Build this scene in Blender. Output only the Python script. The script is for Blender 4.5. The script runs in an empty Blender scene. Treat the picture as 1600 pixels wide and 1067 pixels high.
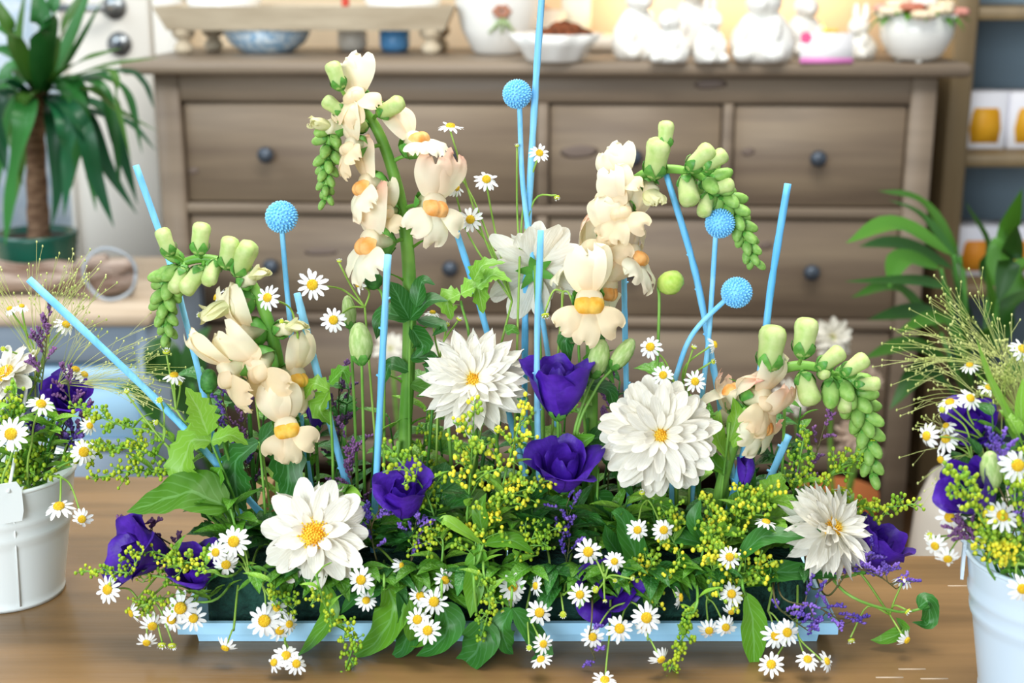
import bpy, math, random
from mathutils import Vector, Matrix
from math import sin, cos, tan, pi, radians, sqrt, atan2

# ---------------------------------------------------------------- camera, light
F = 2150.0; TH = radians(15.0); H = 1.12; T = 0.626
CAM = Vector((0, 0, H))
FWD = Vector((0, cos(TH), -sin(TH))); UP = Vector((0, sin(TH), cos(TH))); RT = Vector((1, 0, 0))
scene = bpy.context.scene
col = scene.collection
cd = bpy.data.cameras.new('camera'); cam = bpy.data.objects.new('camera', cd); col.objects.link(cam)
cam.location = CAM; cam.rotation_euler = (pi / 2 - TH, 0, 0)
cd.sensor_width = 36; cd.lens = F * 36 / 1600; cd.clip_start = .02
cd.dof.use_dof = True; cd.dof.focus_distance = 1.06; cd.dof.aperture_fstop = 6.2
scene.camera = cam
w = bpy.data.worlds.new('world'); scene.world = w; w.use_nodes = True
w.node_tree.nodes['Background'].inputs[0].default_value = (.86, .93, 1, 1)
w.node_tree.nodes['Background'].inputs[1].default_value = .5
def area(name, loc, target, sx, sy, power, colr):
    l = bpy.data.lights.new(name, 'AREA'); l.shape = 'RECTANGLE'; l.size = sx; l.size_y = sy
    l.energy = power; l.color = colr
    o = bpy.data.objects.new(name, l); col.objects.link(o); o.location = loc
    o.rotation_euler = (Vector(target) - Vector(loc)).to_track_quat('-Z', 'Y').to_euler()
    return o
area('ceiling_light', (.1, 1.25, 2.6), (.05, 1.15, .7), 1.5, .9, 60, (1, .97, .92))
area('window_light', (-1.2, -1.5, 1.45), (.1, 1.2, .75), 1.8, 1.4, 88, (.86, .94, 1))
area('door_daylight', (-1.9, 2.0, 1.9), (-.95, 3.0, .8), .9, 1.2, 22, (.82, .92, 1))
vs = scene.view_settings
vs.view_transform = 'Standard'; vs.look = 'None'; vs.gamma = 1; vs.exposure = 0.0; vs.use_curve_mapping = False

# ---------------------------------------------------------------- helpers
R = random.Random(11)
def P(x, y, D):
    d = FWD + RT * ((x - 800) / F) + UP * ((533.5 - y) / F)
    return CAM + d * (D / d.y)
def PZ(x, y, z):
    d = FWD + RT * ((x - 800) / F) + UP * ((533.5 - y) / F)
    return CAM + d * ((z - H) / d.z)
def mpp(p): return (p - CAM).dot(FWD) / F
def cdir(v):
    return (RT * v[0] + UP * v[1] - FWD * v[2]).normalized()
def srgb(h):
    h = h.lstrip('#'); c = [int(h[i:i + 2], 16) / 255 for i in (0, 2, 4)]
    return tuple((x / 12.92 if x < .04045 else ((x + .055) / 1.055) ** 2.4) for x in c) + (1,)
def frame(o, y, z, s=1.0):
    y = y.normalized(); x = y.cross(z)
    if x.length < 1e-5: x = y.cross(Vector((.3, .5, .8)))
    x.normalize(); z = x.cross(y)
    m = Matrix((x, y, z)).transposed().to_4x4() @ Matrix.Scale(s, 4)
    m.translation = o
    return m

MATS = {}
def mat(name, c1, c2=None, scale=6, rough=.55, transl=0, axis=None, stops=None, spec=.4, stretch=None,
        bump=0, bscale=40, rnd=0, metal=0, coat=0, emit=None, ramp=(.35, .65), detail=3, vein=None):
    """procedural material: noise between two colours, or a ramp along an object axis"""
    if name in MATS: return MATS[name]
    m = bpy.data.materials.new(name); m.use_nodes = True; nt = m.node_tree; N = nt.nodes; L = nt.links
    b = N['Principled BSDF']; out = N['Material Output']
    b.inputs['Roughness'].default_value = rough; b.inputs['Specular IOR Level'].default_value = spec
    b.inputs['Metallic'].default_value = metal; b.inputs['Coat Weight'].default_value = coat
    tc = N.new('ShaderNodeTexCoord'); mp = N.new('ShaderNodeMapping'); L.new(tc.outputs['Object'], mp.inputs[0])
    if stretch: mp.inputs['Scale'].default_value = stretch
    nz = N.new('ShaderNodeTexNoise'); nz.inputs['Scale'].default_value = scale; nz.inputs['Detail'].default_value = detail
    L.new(mp.outputs[0], nz.inputs['Vector'])
    cr = N.new('ShaderNodeValToRGB'); e = cr.color_ramp.elements
    e[0].position = ramp[0]; e[1].position = ramp[1]
    e[0].color = srgb(c1); e[1].color = srgb(c2 or c1)
    L.new(nz.outputs['Fac'], cr.inputs[0]); colr = cr.outputs[0]
    if axis is not None:
        sp = N.new('ShaderNodeSeparateXYZ'); L.new(tc.outputs['Object'], sp.inputs[0])
        c3 = N.new('ShaderNodeValToRGB'); L.new(sp.outputs[axis], c3.inputs[0])
        el = c3.color_ramp.elements
        for i, (p, h, a) in enumerate(stops):
            x = el[i] if i < 2 else el.new(p)
            x.position = p; x.color = srgb(h)[:3] + (a,)
        mx = N.new('ShaderNodeMix'); mx.data_type = 'RGBA'
        L.new(c3.outputs['Alpha'], mx.inputs[0]); L.new(colr, mx.inputs[6]); L.new(c3.outputs['Color'], mx.inputs[7])
        colr = mx.outputs[2]
    if vein:
        uv = N.new('ShaderNodeSeparateXYZ'); L.new(tc.outputs['UV'], uv.inputs[0])
        def mth(op, a, b=None, c=None):
            n_ = N.new('ShaderNodeMath'); n_.operation = op
            for i_, v_ in enumerate((a, b, c)):
                if v_ is None: continue
                if isinstance(v_, (int, float)): n_.inputs[i_].default_value = v_
                else: L.new(v_, n_.inputs[i_])
            return n_.outputs[0]
        au = mth('ABSOLUTE', mth('SUBTRACT', uv.outputs[0], .5))
        midr = mth('GREATER_THAN', .035, au)
        ph_ = mth('FRACT', mth('SUBTRACT', mth('MULTIPLY', uv.outputs[1], 8.0), mth('MULTIPLY', au, 5.0)))
        side = mth('MULTIPLY', mth('GREATER_THAN', .09, mth('ABSOLUTE', mth('SUBTRACT', ph_, .5))), .38)
        msk = mth('MAXIMUM', mth('MULTIPLY', midr, .75), side)
        mv = N.new('ShaderNodeMix'); mv.data_type = 'RGBA'; L.new(msk, mv.inputs[0]); L.new(colr, mv.inputs[6]); mv.inputs[7].default_value = srgb(vein)
        colr = mv.outputs[2]
    if rnd:
        oi = N.new('ShaderNodeObjectInfo'); hs = N.new('ShaderNodeHueSaturation')
        mr = N.new('ShaderNodeMapRange'); mr.inputs[3].default_value = 1 - rnd; mr.inputs[4].default_value = 1 + rnd
        L.new(oi.outputs['Random'], mr.inputs[0]); L.new(mr.outputs[0], hs.inputs['Value']); L.new(colr, hs.inputs['Color'])
        colr = hs.outputs[0]
    L.new(colr, b.inputs['Base Color'])
    if bump:
        nb = N.new('ShaderNodeTexNoise'); nb.inputs['Scale'].default_value = bscale; L.new(mp.outputs[0], nb.inputs['Vector'])
        bp = N.new('ShaderNodeBump'); bp.inputs['Strength'].default_value = bump; bp.inputs['Distance'].default_value = .01
        L.new(nb.outputs['Fac'], bp.inputs['Height']); L.new(bp.outputs[0], b.inputs['Normal'])
    if emit:
        b.inputs['Emission Color'].default_value = srgb(emit[0]); b.inputs['Emission Strength'].default_value = emit[1]
    if transl:
        t = N.new('ShaderNodeBsdfTranslucent'); L.new(colr, t.inputs[0])
        ms = N.new('ShaderNodeMixShader'); ms.inputs[0].default_value = transl
        L.new(b.outputs[0], ms.inputs[1]); L.new(t.outputs[0], ms.inputs[2]); L.new(ms.outputs[0], out.inputs[0])
    MATS[name] = m
    return m

class MB:
    def __init__(s): s.v = []; s.f = []
    def add(s, v, f):
        o = len(s.v); s.v += [tuple(p) for p in v]; s.f += [tuple(i + o for i in q) for q in f]; return s
    def grid(s, rows, closed=False):
        n = len(rows[0]); v = [p for r in rows for p in r]; f = []
        for i in range(len(rows) - 1):
            for j in range(n if closed else n - 1):
                k = (j + 1) % n
                f.append((i * n + j, i * n + k, (i + 1) * n + k, (i + 1) * n + j))
        return s.add(v, f)
    def tube(s, pts, rad, seg=8, cap=True):
        pts = [Vector(p) for p in pts]; n = len(pts)
        if not hasattr(rad, '__len__'): rad = [rad] * n
        rows = []; ref = None
        for i, p in enumerate(pts):
            t = (pts[min(i + 1, n - 1)] - pts[max(i - 1, 0)]).normalized()
            if ref is None: ref = t.orthogonal().normalized()
            ref = (ref - t * ref.dot(t)).normalized(); bn = t.cross(ref)
            rows.append([p + (ref * cos(2 * pi * k / seg) + bn * sin(2 * pi * k / seg)) * rad[i] for k in range(seg)])
        o = len(s.v); s.grid(rows, True)
        if cap:
            s.f.append(tuple(o + k for k in range(seg))[::-1]); s.f.append(tuple(o + (n - 1) * seg + k for k in range(seg)))
        return s
    def lathe(s, prof, seg=24, fn=None, axis='z', c=(0, 0, 0)):
        rows = []
        for r, h in prof:
            row = []
            for k in range(seg):
                a = 2 * pi * k / seg; rr = r * (fn(a, h) if fn else 1)
                p = (rr * cos(a), rr * sin(a), h) if axis == 'z' else (rr * cos(a), h, rr * sin(a))
                row.append((p[0] + c[0], p[1] + c[1], p[2] + c[2]))
            rows.append(row)
        return s.grid(rows, True)
    def ball(s, c, r, seg=8, ring=6, sc=(1, 1, 1), m=None):
        rows = []
        for i in range(ring + 1):
            a = pi * i / ring; q = max(sin(a), .02)
            row = [Vector((q * cos(2 * pi * k / seg) * r * sc[0], q * sin(2 * pi * k / seg) * r * sc[1], cos(a) * r * sc[2])) for k in range(seg)]
            if m: row = [m @ p for p in row]
            rows.append([p + Vector(c) for p in row])
        return s.grid(rows, True)
    def box(s, lo, hi, bev=0.0):
        lo = Vector(lo); hi = Vector(hi)
        b = min(bev, (hi.x - lo.x) / 3, (hi.y - lo.y) / 3, (hi.z - lo.z) / 3)
        if b <= 0:
            v = [(x, y, z) for z in (lo.z, hi.z) for y in (lo.y, hi.y) for x in (lo.x, hi.x)]
            return s.add(v, [(0, 2, 3, 1), (4, 5, 7, 6), (0, 1, 5, 4), (1, 3, 7, 5), (3, 2, 6, 7), (2, 0, 4, 6)])
        def ring(z, i):
            a, c_, d, e = lo.x + i, hi.x - i, lo.y + i, hi.y - i
            return [(a + b, d, z), (c_ - b, d, z), (c_, d + b, z), (c_, e - b, z), (c_ - b, e, z), (a + b, e, z), (a, e - b, z), (a, d + b, z)]
        o = len(s.v)
        s.grid([ring(lo.z, b), ring(lo.z + b, 0), ring(hi.z - b, 0), ring(hi.z, b)], True)
        s.f.append(tuple(o + k for k in range(8))[::-1]); s.f.append(tuple(o + 24 + k for k in range(8)))
        return s
    def mesh(s, name, smooth=True):
        me = bpy.data.meshes.new(name); me.from_pydata(s.v, [], s.f)
        if smooth: me.polygons.foreach_set('use_smooth', [True] * len(me.polygons))
        nc = getattr(s, 'ncol', 0)
        if nc:
            uvl = me.uv_layers.new(name='uv'); nr = len(s.v) // nc
            vi = [0] * len(me.loops); me.loops.foreach_get('vertex_index', vi); fl = []
            for k in vi: fl += [(0, .2, .46, .54, .8, 1)[k % nc] if nc == 6 else (k % nc) / (nc - 1), (k // nc) / max(1, nr - 1)]
            uvl.data.foreach_set('uv', fl)
        me.update(); return me

WM = {}; CACHE = {}
def withmat(me, m):
    if not me.materials: me.materials.append(m); return me
    if me.materials[0] == m: return me
    k = (me.name, m.name)
    if k not in CACHE:
        c = me.copy(); c.materials.clear(); c.materials.append(m); CACHE[k] = c
    return CACHE[k]
def part(name, me, m, parent=None, mw=None, label=None, kind=None):
    if isinstance(me, MB): me = me.mesh(name, True)
    o = bpy.data.objects.new(name, withmat(me, m)); col.objects.link(o)
    mw = mw.copy() if mw else Matrix.Identity(4)
    WM[o.name] = mw
    if parent:
        o.parent = parent; o.matrix_basis = WM[parent.name].inverted() @ mw
    else: o.matrix_basis = mw
    if label: o['label'] = label
    if kind: o['kind'] = kind
    return o
LABELS = set()
def thing(name, label, cat, loc=(0, 0, 0), group=None, rotz=0):
    o = bpy.data.objects.new(name, None); col.objects.link(o); o.empty_display_size = .02
    m = Matrix.Translation(Vector(loc)) @ Matrix.Rotation(rotz, 4, 'Z'); o.matrix_basis = m; WM[o.name] = m
    o['label'] = label; o['category'] = cat
    if group: o['group'] = group
    return o
def solo(name, me, m, label, cat, mw=None, group=None, kind=None):
    o = part(name, me, m, None, mw, label, kind); o['category'] = cat
    if group: o['group'] = group
    return o
def struct(name, me, m, mw=None, parent=None):
    return part(name, me, m, parent, mw, None, None if parent else 'structure')
def flat(me):
    me.polygons.foreach_set('use_smooth', [False] * len(me.polygons)); return me

def spline(pts, n=6):
    pts = [Vector(p) for p in pts]
    if len(pts) < 3: return [pts[0].lerp(pts[-1], i / n) for i in range(n + 1)]
    q = [pts[0] * 2 - pts[1]] + pts + [pts[-1] * 2 - pts[-2]]; out = []
    for i in range(1, len(q) - 2):
        for k in range(n):
            t = k / n; a, b, c, d = q[i - 1], q[i], q[i + 1], q[i + 2]
            out.append(.5 * ((2 * b) + (c - a) * t + (2 * a - 5 * b + 4 * c - d) * t * t + (3 * b - a - 3 * c + d) * t ** 3))
    out.append(pts[-1]); return out
def PP(l, D=None): return [P(*(q if len(q) == 3 else (q[0], q[1], D))) for q in l]

# ---- unit shapes: +Y is along the piece, +Z its upper face
def petal_mesh(name, wid, prof, cup=.15, bend=0., nu=5, nv=8, notch=0., wave=0., seed=0, fold=0., tipcurl=0., ruf=0.):
    r = random.Random(seed); rows = []; y = z = 0; ph = r.random() * 6
    for i in range(nv + 1):
        v = i / nv; a = bend * v + tipcurl * max(0, v - .6) * 3
        if i: y += cos(a) / nv; z += sin(a) / nv
        row = []
        for j in range(nu):
            u = -1 + 2 * j / (nu - 1); ww = wid * prof(v)
            row.append((u * ww, y - notch * (1 - abs(u)) * v ** 6 * .12 - (u * u * .05 * v), z + cup * ww * u * u + fold * ww * abs(u) + wave * sin(ph + u * 3 + v * 7) * v + ruf * sin(ph * 2 + u * 7.5) * v ** 4))
        rows.append(row)
    return MB().grid(rows).mesh(name)
def pr_oblong(v): return max(.12, (min(1, (v + .12) * 2.6)) * (1 - max(0, (v - .72) / .28) ** 2.2 * .8))
def pr_pointed(v): return max(.03, sin(pi * min(1, (v * .86 + .14)) ** 1.35) ** .8)
def pr_round(v): return max(.05, sin(pi * (v * .86 + .08) ** 1.4) ** .6)
def pr_lance(v): return max(.015, sin(pi * v ** .8) ** .95)
def pr_ovate(v): return max(.015, sin(pi * v ** .62) ** .85)
def pr_strap(v): return max(.02, min(1, (v + .25) * 2) * (1 - max(0, (v - .45) / .55) ** 1.8))
# ---------------------------------------------------------------- materials
m_white = [mat('petal_ivory_white', '#e9e5d6', '#f3f0e6', 3, .6, .22, 1, [(0, '#e9de78', .7), (.32, '#f4f0d8', 0)], rnd=.03, stretch=(9, .6, 1), bump=.22, bscale=5)]
m_cham = mat('chamomile_petal_white', '#f3f4f0', '#ffffff', 5, .6, .2, rnd=.03)
m_disc = mat('chamomile_yellow_disc', '#f0b414', '#ffe238', 9, .7, bump=.5, bscale=30)
m_ddisc = mat('dahlia_golden_florets', '#eaa410', '#fde04a', 5, .7)
m_green = mat('stem_fresh_green', '#5f9a34', '#8cbf55', 30, .45, .08)
m_gdark = mat('stem_dark_green', '#2c5c1e', '#4a8a30', 30, .45)
m_thin = mat('chamomile_stem_green', '#7fa83c', '#a0c25a', 40, .5)
def leafmat(name, a, b, vein, rough=.4):
    return mat(name, a, b, 2.5, rough, .2, rnd=.2, spec=.45, bump=.25, bscale=9, vein=vein if len(vein) == 7 else None)
m_leaf = leafmat('leaf_mid_green', '#3d7a16', '#639e28', '#7db560')
m_leafd = leafmat('leaf_deep_green', '#205a1c', '#3c7e2e', '#5f9a60')
m_leafl = leafmat('leaf_light_green', '#6aa426', '#92c642', '#a0cc70')
m_purple = mat('lisianthus_purple_petal', '#34127f', '#5626b2', 3, .5, .12, 1, [(0, '#7d6ab8', .35), (.3, '#4a22a8', 0)], rnd=.15, bump=.12, bscale=8)
m_blue = mat('sky_blue_paint', '#70c4fa', '#92d8ff', 60, .5)
m_bluestick = mat('sky_blue_painted_twig', '#62bcf6', '#96dafe', 25, .55, stretch=(1, 1, .2), bump=.4, bscale=90)
m_sndcream = mat('snapdragon_cream', '#f8f5d2', '#fbeecc', 3, .55, .3, 1, [(0, '#c4d88c', .9), (.45, '#eee8b8', 0)], rnd=.04)
m_snlip = mat('snapdragon_peach_lip', '#fcf8dc', '#fdecd0', 2, .55, .32, 2, [(.28, '#f8e2c0', 0), (.8, '#f6a892', .75)], rnd=.04)
m_sncream = mat('snapdragon_ivory_lip', '#fbf8da', '#fdf0d2', 2.5, .55, .32, 2, [(.1, '#f2c890', .45), (.45, '#f7f0d6', 0)], rnd=.04)
m_snhalf = mat('snapdragon_lime_cream', '#e9ebb4', '#f2eabc', 2, .55, .3, 1, [(.4, '#d4e098', .6), (.9, '#f4ecc4', 0)], rnd=.04)
m_snpal = mat('snapdragon_orange_palate', '#f3a24a', '#f9c27a', 6, .6, .15)
m_snyel = mat('snapdragon_yellow_palate', '#f3b02c', '#fbd060', 6, .6, .15)
m_sngreen = mat('snapdragon_bud_lime', '#b9d57a', '#dbe5a0', 3, .5, .2, 1, [(0, '#8fbf58', .8), (.7, '#dfe7a2', 0)], rnd=.06)
m_bud = mat('snapdragon_bud_green', '#7fb54a', '#a9cf70', 3, .5, .15, 1, [(0, '#5f9c3c', .7), (.8, '#b8d680', 0)], rnd=.08)
m_sepal = mat('sepal_green', '#4a8f34', '#6fae4a', 4, .45, .1, rnd=.1)
m_sol = mat('goldenrod_green_buds', '#79a823', '#b9c92c', 60, .55, ramp=(.4, .6))
m_soly = mat('goldenrod_yellow_buds', '#93b830', '#f8e83a', 70, .55, ramp=(.47, .6))
m_lim = mat('limonium_purple', '#4f3a9a', '#8a68c8', 60, .6, ramp=(.4, .6))
m_limd = mat('limonium_mauve', '#5c3c68', '#8a5a90', 60, .6)
m_limst = mat('limonium_stem', '#4d5a2c', '#6a5a3c', 40, .6)
m_grass = mat('panic_grass_straw_green', '#a8b85a', '#d6d890', 40, .6)
m_foam = mat('floral_foam_deep_green', '#10312a', '#1f4a3e', 60, .95, bump=.6, bscale=200)

# ---------------------------------------------------------------- unit plant shapes
DP = [petal_mesh('petal', .155, pr_pointed, .35, .12, seed=1, wave=.015), petal_mesh('petal', .17, pr_pointed, .25, -.25, seed=2, wave=.02),
      petal_mesh('petal', .15, pr_pointed, .45, .3, seed=3, wave=.015)]
DR = [petal_mesh('petal', .175, pr_round, .3, .1, seed=4, wave=.015), petal_mesh('petal', .19, pr_round, .25, -.3, seed=5, wave=.025),
      petal_mesh('petal', .17, pr_round, .5, .35, seed=6, wave=.02)]
DS = [petal_mesh('petal', .215, pr_round, .35, .15, seed=7, wave=.03), petal_mesh('petal', .235, pr_round, .2, -.25, seed=8, wave=.03),
      petal_mesh('petal', .22, pr_pointed, .4, .1, seed=9, wave=.02)]
CP = [petal_mesh('petal', .16, pr_oblong, .25, b, 4, 4, notch=1, seed=i) for i, b in enumerate((-.15, -.45, .15))]
def disc_mesh():
    mb = MB().lathe([(.001, .20), (.16, .19), (.28, .13), (.34, .04), (.33, -.05), (.15, -.12), (.02, -.14)], 14, axis='z')
    ga = pi * (3 - sqrt(5))
    for i in range(46):
        r = .31 * sqrt((i + .5) / 46); a = i * ga
        mb.ball((r * cos(a), r * sin(a), .20 - .95 * r * r), .036, 5, 3)
    return mb.mesh('disc')
CD = disc_mesh()
def ddisc_mesh():
    mb = MB().lathe([(.001, .16), (.1, .15), (.2, .09), (.25, .0), (.1, -.05)], 12)
    ga = pi * (3 - sqrt(5))
    for i in range(110):
        r = .25 * sqrt((i + .5) / 110); a = i * ga; z = .16 - 2 * r * r
        d = Vector((cos(a) * r * 1.6, sin(a) * r * 1.6, 1)).normalized(); b = Vector((r * cos(a), r * sin(a), z))
        mb.tube([b, b + d * (.05 + .02 * ((i * 7) % 5) / 5)], [.013, .017], 5)
    return mb.mesh('disc')
DD = ddisc_mesh()
def leaf_unit(name, wid, prof, bend, fold, seed, teeth=0):
    r = random.Random(seed); rows = []; y = z = 0; nv = 9
    for i in range(nv + 1):
        v = i / nv; a = .25 + bend * v
        if i: y += cos(a) / nv; z += sin(a) / nv
        ww = wid * prof(v) * (1 + (teeth * .3 if i % 2 else -teeth * .3))
        rows.append([(u * ww, y, z + fold * ww * abs(u) ** 1.2 + .012 * sin(u * 4 + v * 9 + seed)) for u in (-1, -.55, -.06, .06, .55, 1)])
    mb = MB().grid(rows); mb.ncol = 6
    return mb.mesh(name)
LF = [leaf_unit('leaf', .19, pr_lance, -.9, .35, 1), leaf_unit('leaf', .24, pr_ovate, -1.1, .3, 2), leaf_unit('leaf', .15, pr_lance, -.5, .4, 3)]
LB = [leaf_unit('leaf', .34, pr_ovate, -1.0, .25, 4, .35), leaf_unit('leaf', .4, pr_ovate, -.7, .3, 5, .5), leaf_unit('leaf', .32, pr_lance, -1.3, .25, 6, .4)]
def bud_unit(name, pinch=0):
    def fn(a, h): return 1 + .10 * sin(3 * a + h * 4) * h
    if pinch:
        prof = [(.02, 0), (.17, .04), (.23, .15), (.25, .3), (.255, .46), (.265, .6), (.275, .72), (.265, .83), (.22, .93), (.13, .985), (.01, 1)]
        fn = lambda a, h: 1 + .10 * cos(2 * a + 1.5 * h) * h - .32 * math.exp(-(((a - 4.4) / .35) ** 2)) * max(0, h - .4) + .14 * math.exp(-(((a - 1.4) / .6) ** 2)) * max(0, h - .55) * 2 + .05 * sin(5 * a + 9 * h) * h
    else: prof = [(.02, 0), (.16, .06), (.26, .25), (.29, .45), (.27, .65), (.2, .85), (.1, .97), (.01, 1.0)]
    return MB().lathe(prof, 18 if pinch else 10, fn, 'y').mesh(name)
BUD = bud_unit('bud'); BUDP = bud_unit('bud', 1)
def calyx_unit():
    mb = MB()
    for k in range(5):
        a = 2 * pi * k / 5; rows = []
        for i in range(5):
            v = i / 4; ww = .15 * max(.1, sin(pi * (v * .75 + .2))); rr = .04 + .25 * sin(v * 2.0)
            c = Vector((cos(a), 0, sin(a))); sd = Vector((-sin(a), 0, cos(a)))
            rows.append([c * (rr + (0 if u else .02)) + sd * ww * u + Vector((0, v * .42 - .02, 0)) for u in (-1, 0, 1)])
        mb.grid(rows)
    return mb.mesh('calyx')
CAL = calyx_unit()
def pr_lip(v): return max(.25, sin(pi * (v * .8 + .1) ** 1.25) ** .55) * (1 if v < .93 else .72)
def lobes(name, specs, seed):
    """several petal lobes in one blossom-space mesh: (origin, dir, up, len, wid, prof, cup, bend)"""
    mb = MB()
    for k, (o, d, u, ln, wd, pf, cp, bd) in enumerate(specs):
        m = petal_mesh('t', wd / ln, pf, cp, bd, 13, 14, wave=.05, seed=seed + k, notch=1.5, ruf=.075)
        mm = frame(Vector(o), Vector(d), Vector(u), ln)
        mb.add([mm @ v.co for v in m.vertices], [tuple(p.vertices) for p in m.polygons]); bpy.data.meshes.remove(m)
    return mb.mesh(name)
def sn_variants():
    up, cl, lo = [], [], []
    for k in range(4):
        r = random.Random(70 + k); u = lambda a: r.uniform(-a, a)
        up.append(lobes('upper_lip', [((sx * .08, .34, .08), (sx * (.3 + u(.14)), 1.0 + u(.15), .9 + u(.15)), (sx * (.3 + u(.2)), .8, -.8), .76 + u(.06), .30 + u(.03), pr_lip, -.3 + u(.25), -1.0 + u(.35)) for sx in (-1, 1)], 200 + 7 * k))
        cl.append(lobes('upper_lip', [((sx * .07, .36, .08), (sx * .12, 1, .34 + u(.1)), (sx * .35, -.4, 1), .6, .24, pr_lip, -.4, -.75 + u(.2)) for sx in (-1, 1)]
                        + [((sx * .07, .38, -.08), (sx * .18, 1, -.25), (sx * .3, .4, -1), .5, .22, pr_lip, -.4, -.7 + u(.3)) for sx in (-1, 1)], 300 + 9 * k))
        lo.append(lobes('lower_lip', [((sx * .11, .44, -.13), (sx * (.9 + u(.2)), .65 + u(.2), -.5 + u(.2)), (0, 1, .5), .5, .23, pr_lip, -.2 + u(.2), -1.2 + u(.4)) for sx in (-1, 1)]
                        + [((0, .47, -.17), (u(.25), .6, -1), (0, 1, .5), .54, .21, pr_lip, -.2, -.8 + u(.4))], 400 + 9 * k))
    return up, cl, lo
SN_UP, SN_CL, SN_LO = sn_variants()
def tube_unit():
    def fn(a, h): return 1 + .12 * cos(2 * a) * h
    return MB().lathe([(.03, 0), (.13, .03), (.17, .12), (.15, .24), (.18, .34), (.2, .40), (.16, .45), (.08, .47), (.01, .475)], 14, fn, 'y').mesh('blossom')
SN_T = tube_unit()
def palate_unit():
    rows = []
    for i in range(11):
        v = -1 + 2 * i / 10; row = []
        for j in range(15):
            u = -1 + 2 * j / 14; q = max(0, 1 - u * u * .98) ** .5 * max(0, 1 - v * v * .98) ** .5
            row.append((u * .22 * (1 - .25 * v * v), (.39 + .2 * q - .045 * math.exp(-(u / .12) ** 2) * q - .03 * v), -.06 + v * .145 - .02 * q))
        rows.append(row)
    return MB().grid(rows).mesh('palate')
SN_P = palate_unit()
def lis_petal(name, span, r0, r1, flare, hgt, seed, curl=0.):
    r = random.Random(seed); rows = []; p1, p2 = r.random() * 6, r.random() * 6
    for i in range(11):
        v = i / 10; row = []
        for j in range(11):
            u = -1 + .2 * j
            s = span * (.35 + .65 * sin(pi / 2 * min(1, v * 1.5 + .1))) * (1 - .55 * max(0, v - .8) ** 1.5 * 5)
            rr = r0 + (r1 - r0) * sin(pi / 2 * min(1, v * 1.35)) ** .9 + flare * max(0, v - .55) ** 2 * 4
            rr *= 1 + .07 * sin(p1 + u * 3.1) * v + .10 * curl * u * v
            y = hgt * (v - .13 * u * u * v) - abs(flare) * .55 * max(0, v - .75) * 2 + .035 * sin(p2 + u * 6) * v ** 3
            row.append((rr * sin(u * s), y, rr * cos(u * s)))
        rows.append(row)
    return MB().grid(rows).mesh(name)
LO = [lis_petal('petal', 1.05, .06, .40, f, 1.0, s, c) for f, s, c in ((.16, 1, 1), (.30, 2, 1), (.05, 3, .8))]
LI = [lis_petal('petal', 1.25, .05, .25, f, .92, s, 1.6) for f, s in ((-.05, 4), (.06, 5), (-.12, 6))]
LW = [lis_petal('petal', .95, .06, .44, f, .9, s, .9) for f, s in ((.22, 7), (.38, 8), (.12, 9))]
def globe_unit():
    mb = MB().ball((0, 0, 0), .86, 16, 12); n = 190; ga = pi * (3 - sqrt(5))
    for i in range(n):
        z = 1 - 2 * (i + .5) / n; q = sqrt(1 - z * z); d = Vector((q * cos(i * ga), q * sin(i * ga), z))
        o = d.orthogonal().normalized(); b = d.cross(o); s = .094
        base = [d * .82 + (o * cos(k * pi / 2) + b * sin(k * pi / 2)) * s * .7 for k in range(4)]
        mid = [d * .99 + (o * cos(k * pi / 2) + b * sin(k * pi / 2)) * s * .95 for k in range(4)]
        top = [d * 1.06 + (o * cos(k * pi / 2) + b * sin(k * pi / 2)) * s * .45 for k in range(4)]
        mb.grid([base, mid, top], True); L = len(mb.v); mb.f.append((L - 4, L - 3, L - 2, L - 1))
    return mb.mesh('globe')
GLOBE = globe_unit()

# ---------------------------------------------------------------- plant builders
FTOP = T + .058
def root(px, D=1.03):
    z = FTOP - .012; zc = D * cos(TH) + (H - z) * sin(TH)
    return Vector(((px - 800) / F * zc, D, z))
def ribbon(pts, wid, prof=pr_lance, nrm=None, fold=.25, n=5, wave=0.0, teeth=0):
    pts = spline(pts, n); N = len(pts); rows = []; nrm = nrm or (UP * .8 - FWD * .6)
    for i, p in enumerate(pts):
        t = (pts[min(i + 1, N - 1)] - pts[max(i - 1, 0)]).normalized(); s = t.cross(nrm).normalized(); nn = s.cross(t)
        ww = wid * prof(i / (N - 1)) * (1 + (teeth if i % 2 else -teeth))
        rows.append([p + s * ww * u + nn * (fold * ww * abs(u) + wave * ww * sin(i * 1.3 + u * 2)) for u in (-1, -.6, -.08, .08, .6, 1)])
    mb = MB().grid(rows); mb.ncol = 6
    return mb
def add_stem(parent, pts, r, m=None, name='stem', taper=.8, seg=8, n=6):
    q = spline(pts, n); k = len(q) - 1
    part(name, MB().tube(q, [r * (1 - (1 - taper) * i / k) for i in range(k + 1)], seg), m or m_green, parent); return q
def head_parts(parent, c, n, r, petals, rings, mpetal, pname='petal', seed=0):
    """rings: (count, elevation deg, length factor, start radius)"""
    rr = random.Random(seed); o = n.orthogonal().normalized(); b = n.cross(o)
    for ci, (cnt, el, ln, st) in enumerate(rings):
        ph = rr.random() * 6
        for k in range(cnt):
            a = ph + 2 * pi * (k + rr.uniform(-.18, .18)) / cnt; e = radians(el + rr.uniform(-11, 11))
            rad = o * cos(a) + b * sin(a); d = rad * cos(e) + n * sin(e); u = n * cos(e) - rad * sin(e)
            u = (u + rad.cross(n) * rr.uniform(-.4, .4)).normalized()
            part(pname, petals[rr.randrange(len(petals))], mpetal, parent, frame(c + rad * st * r + n * (.05 * ci * r - .03 * r), d, u, ln * r * rr.uniform(.9, 1.07)))
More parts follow.
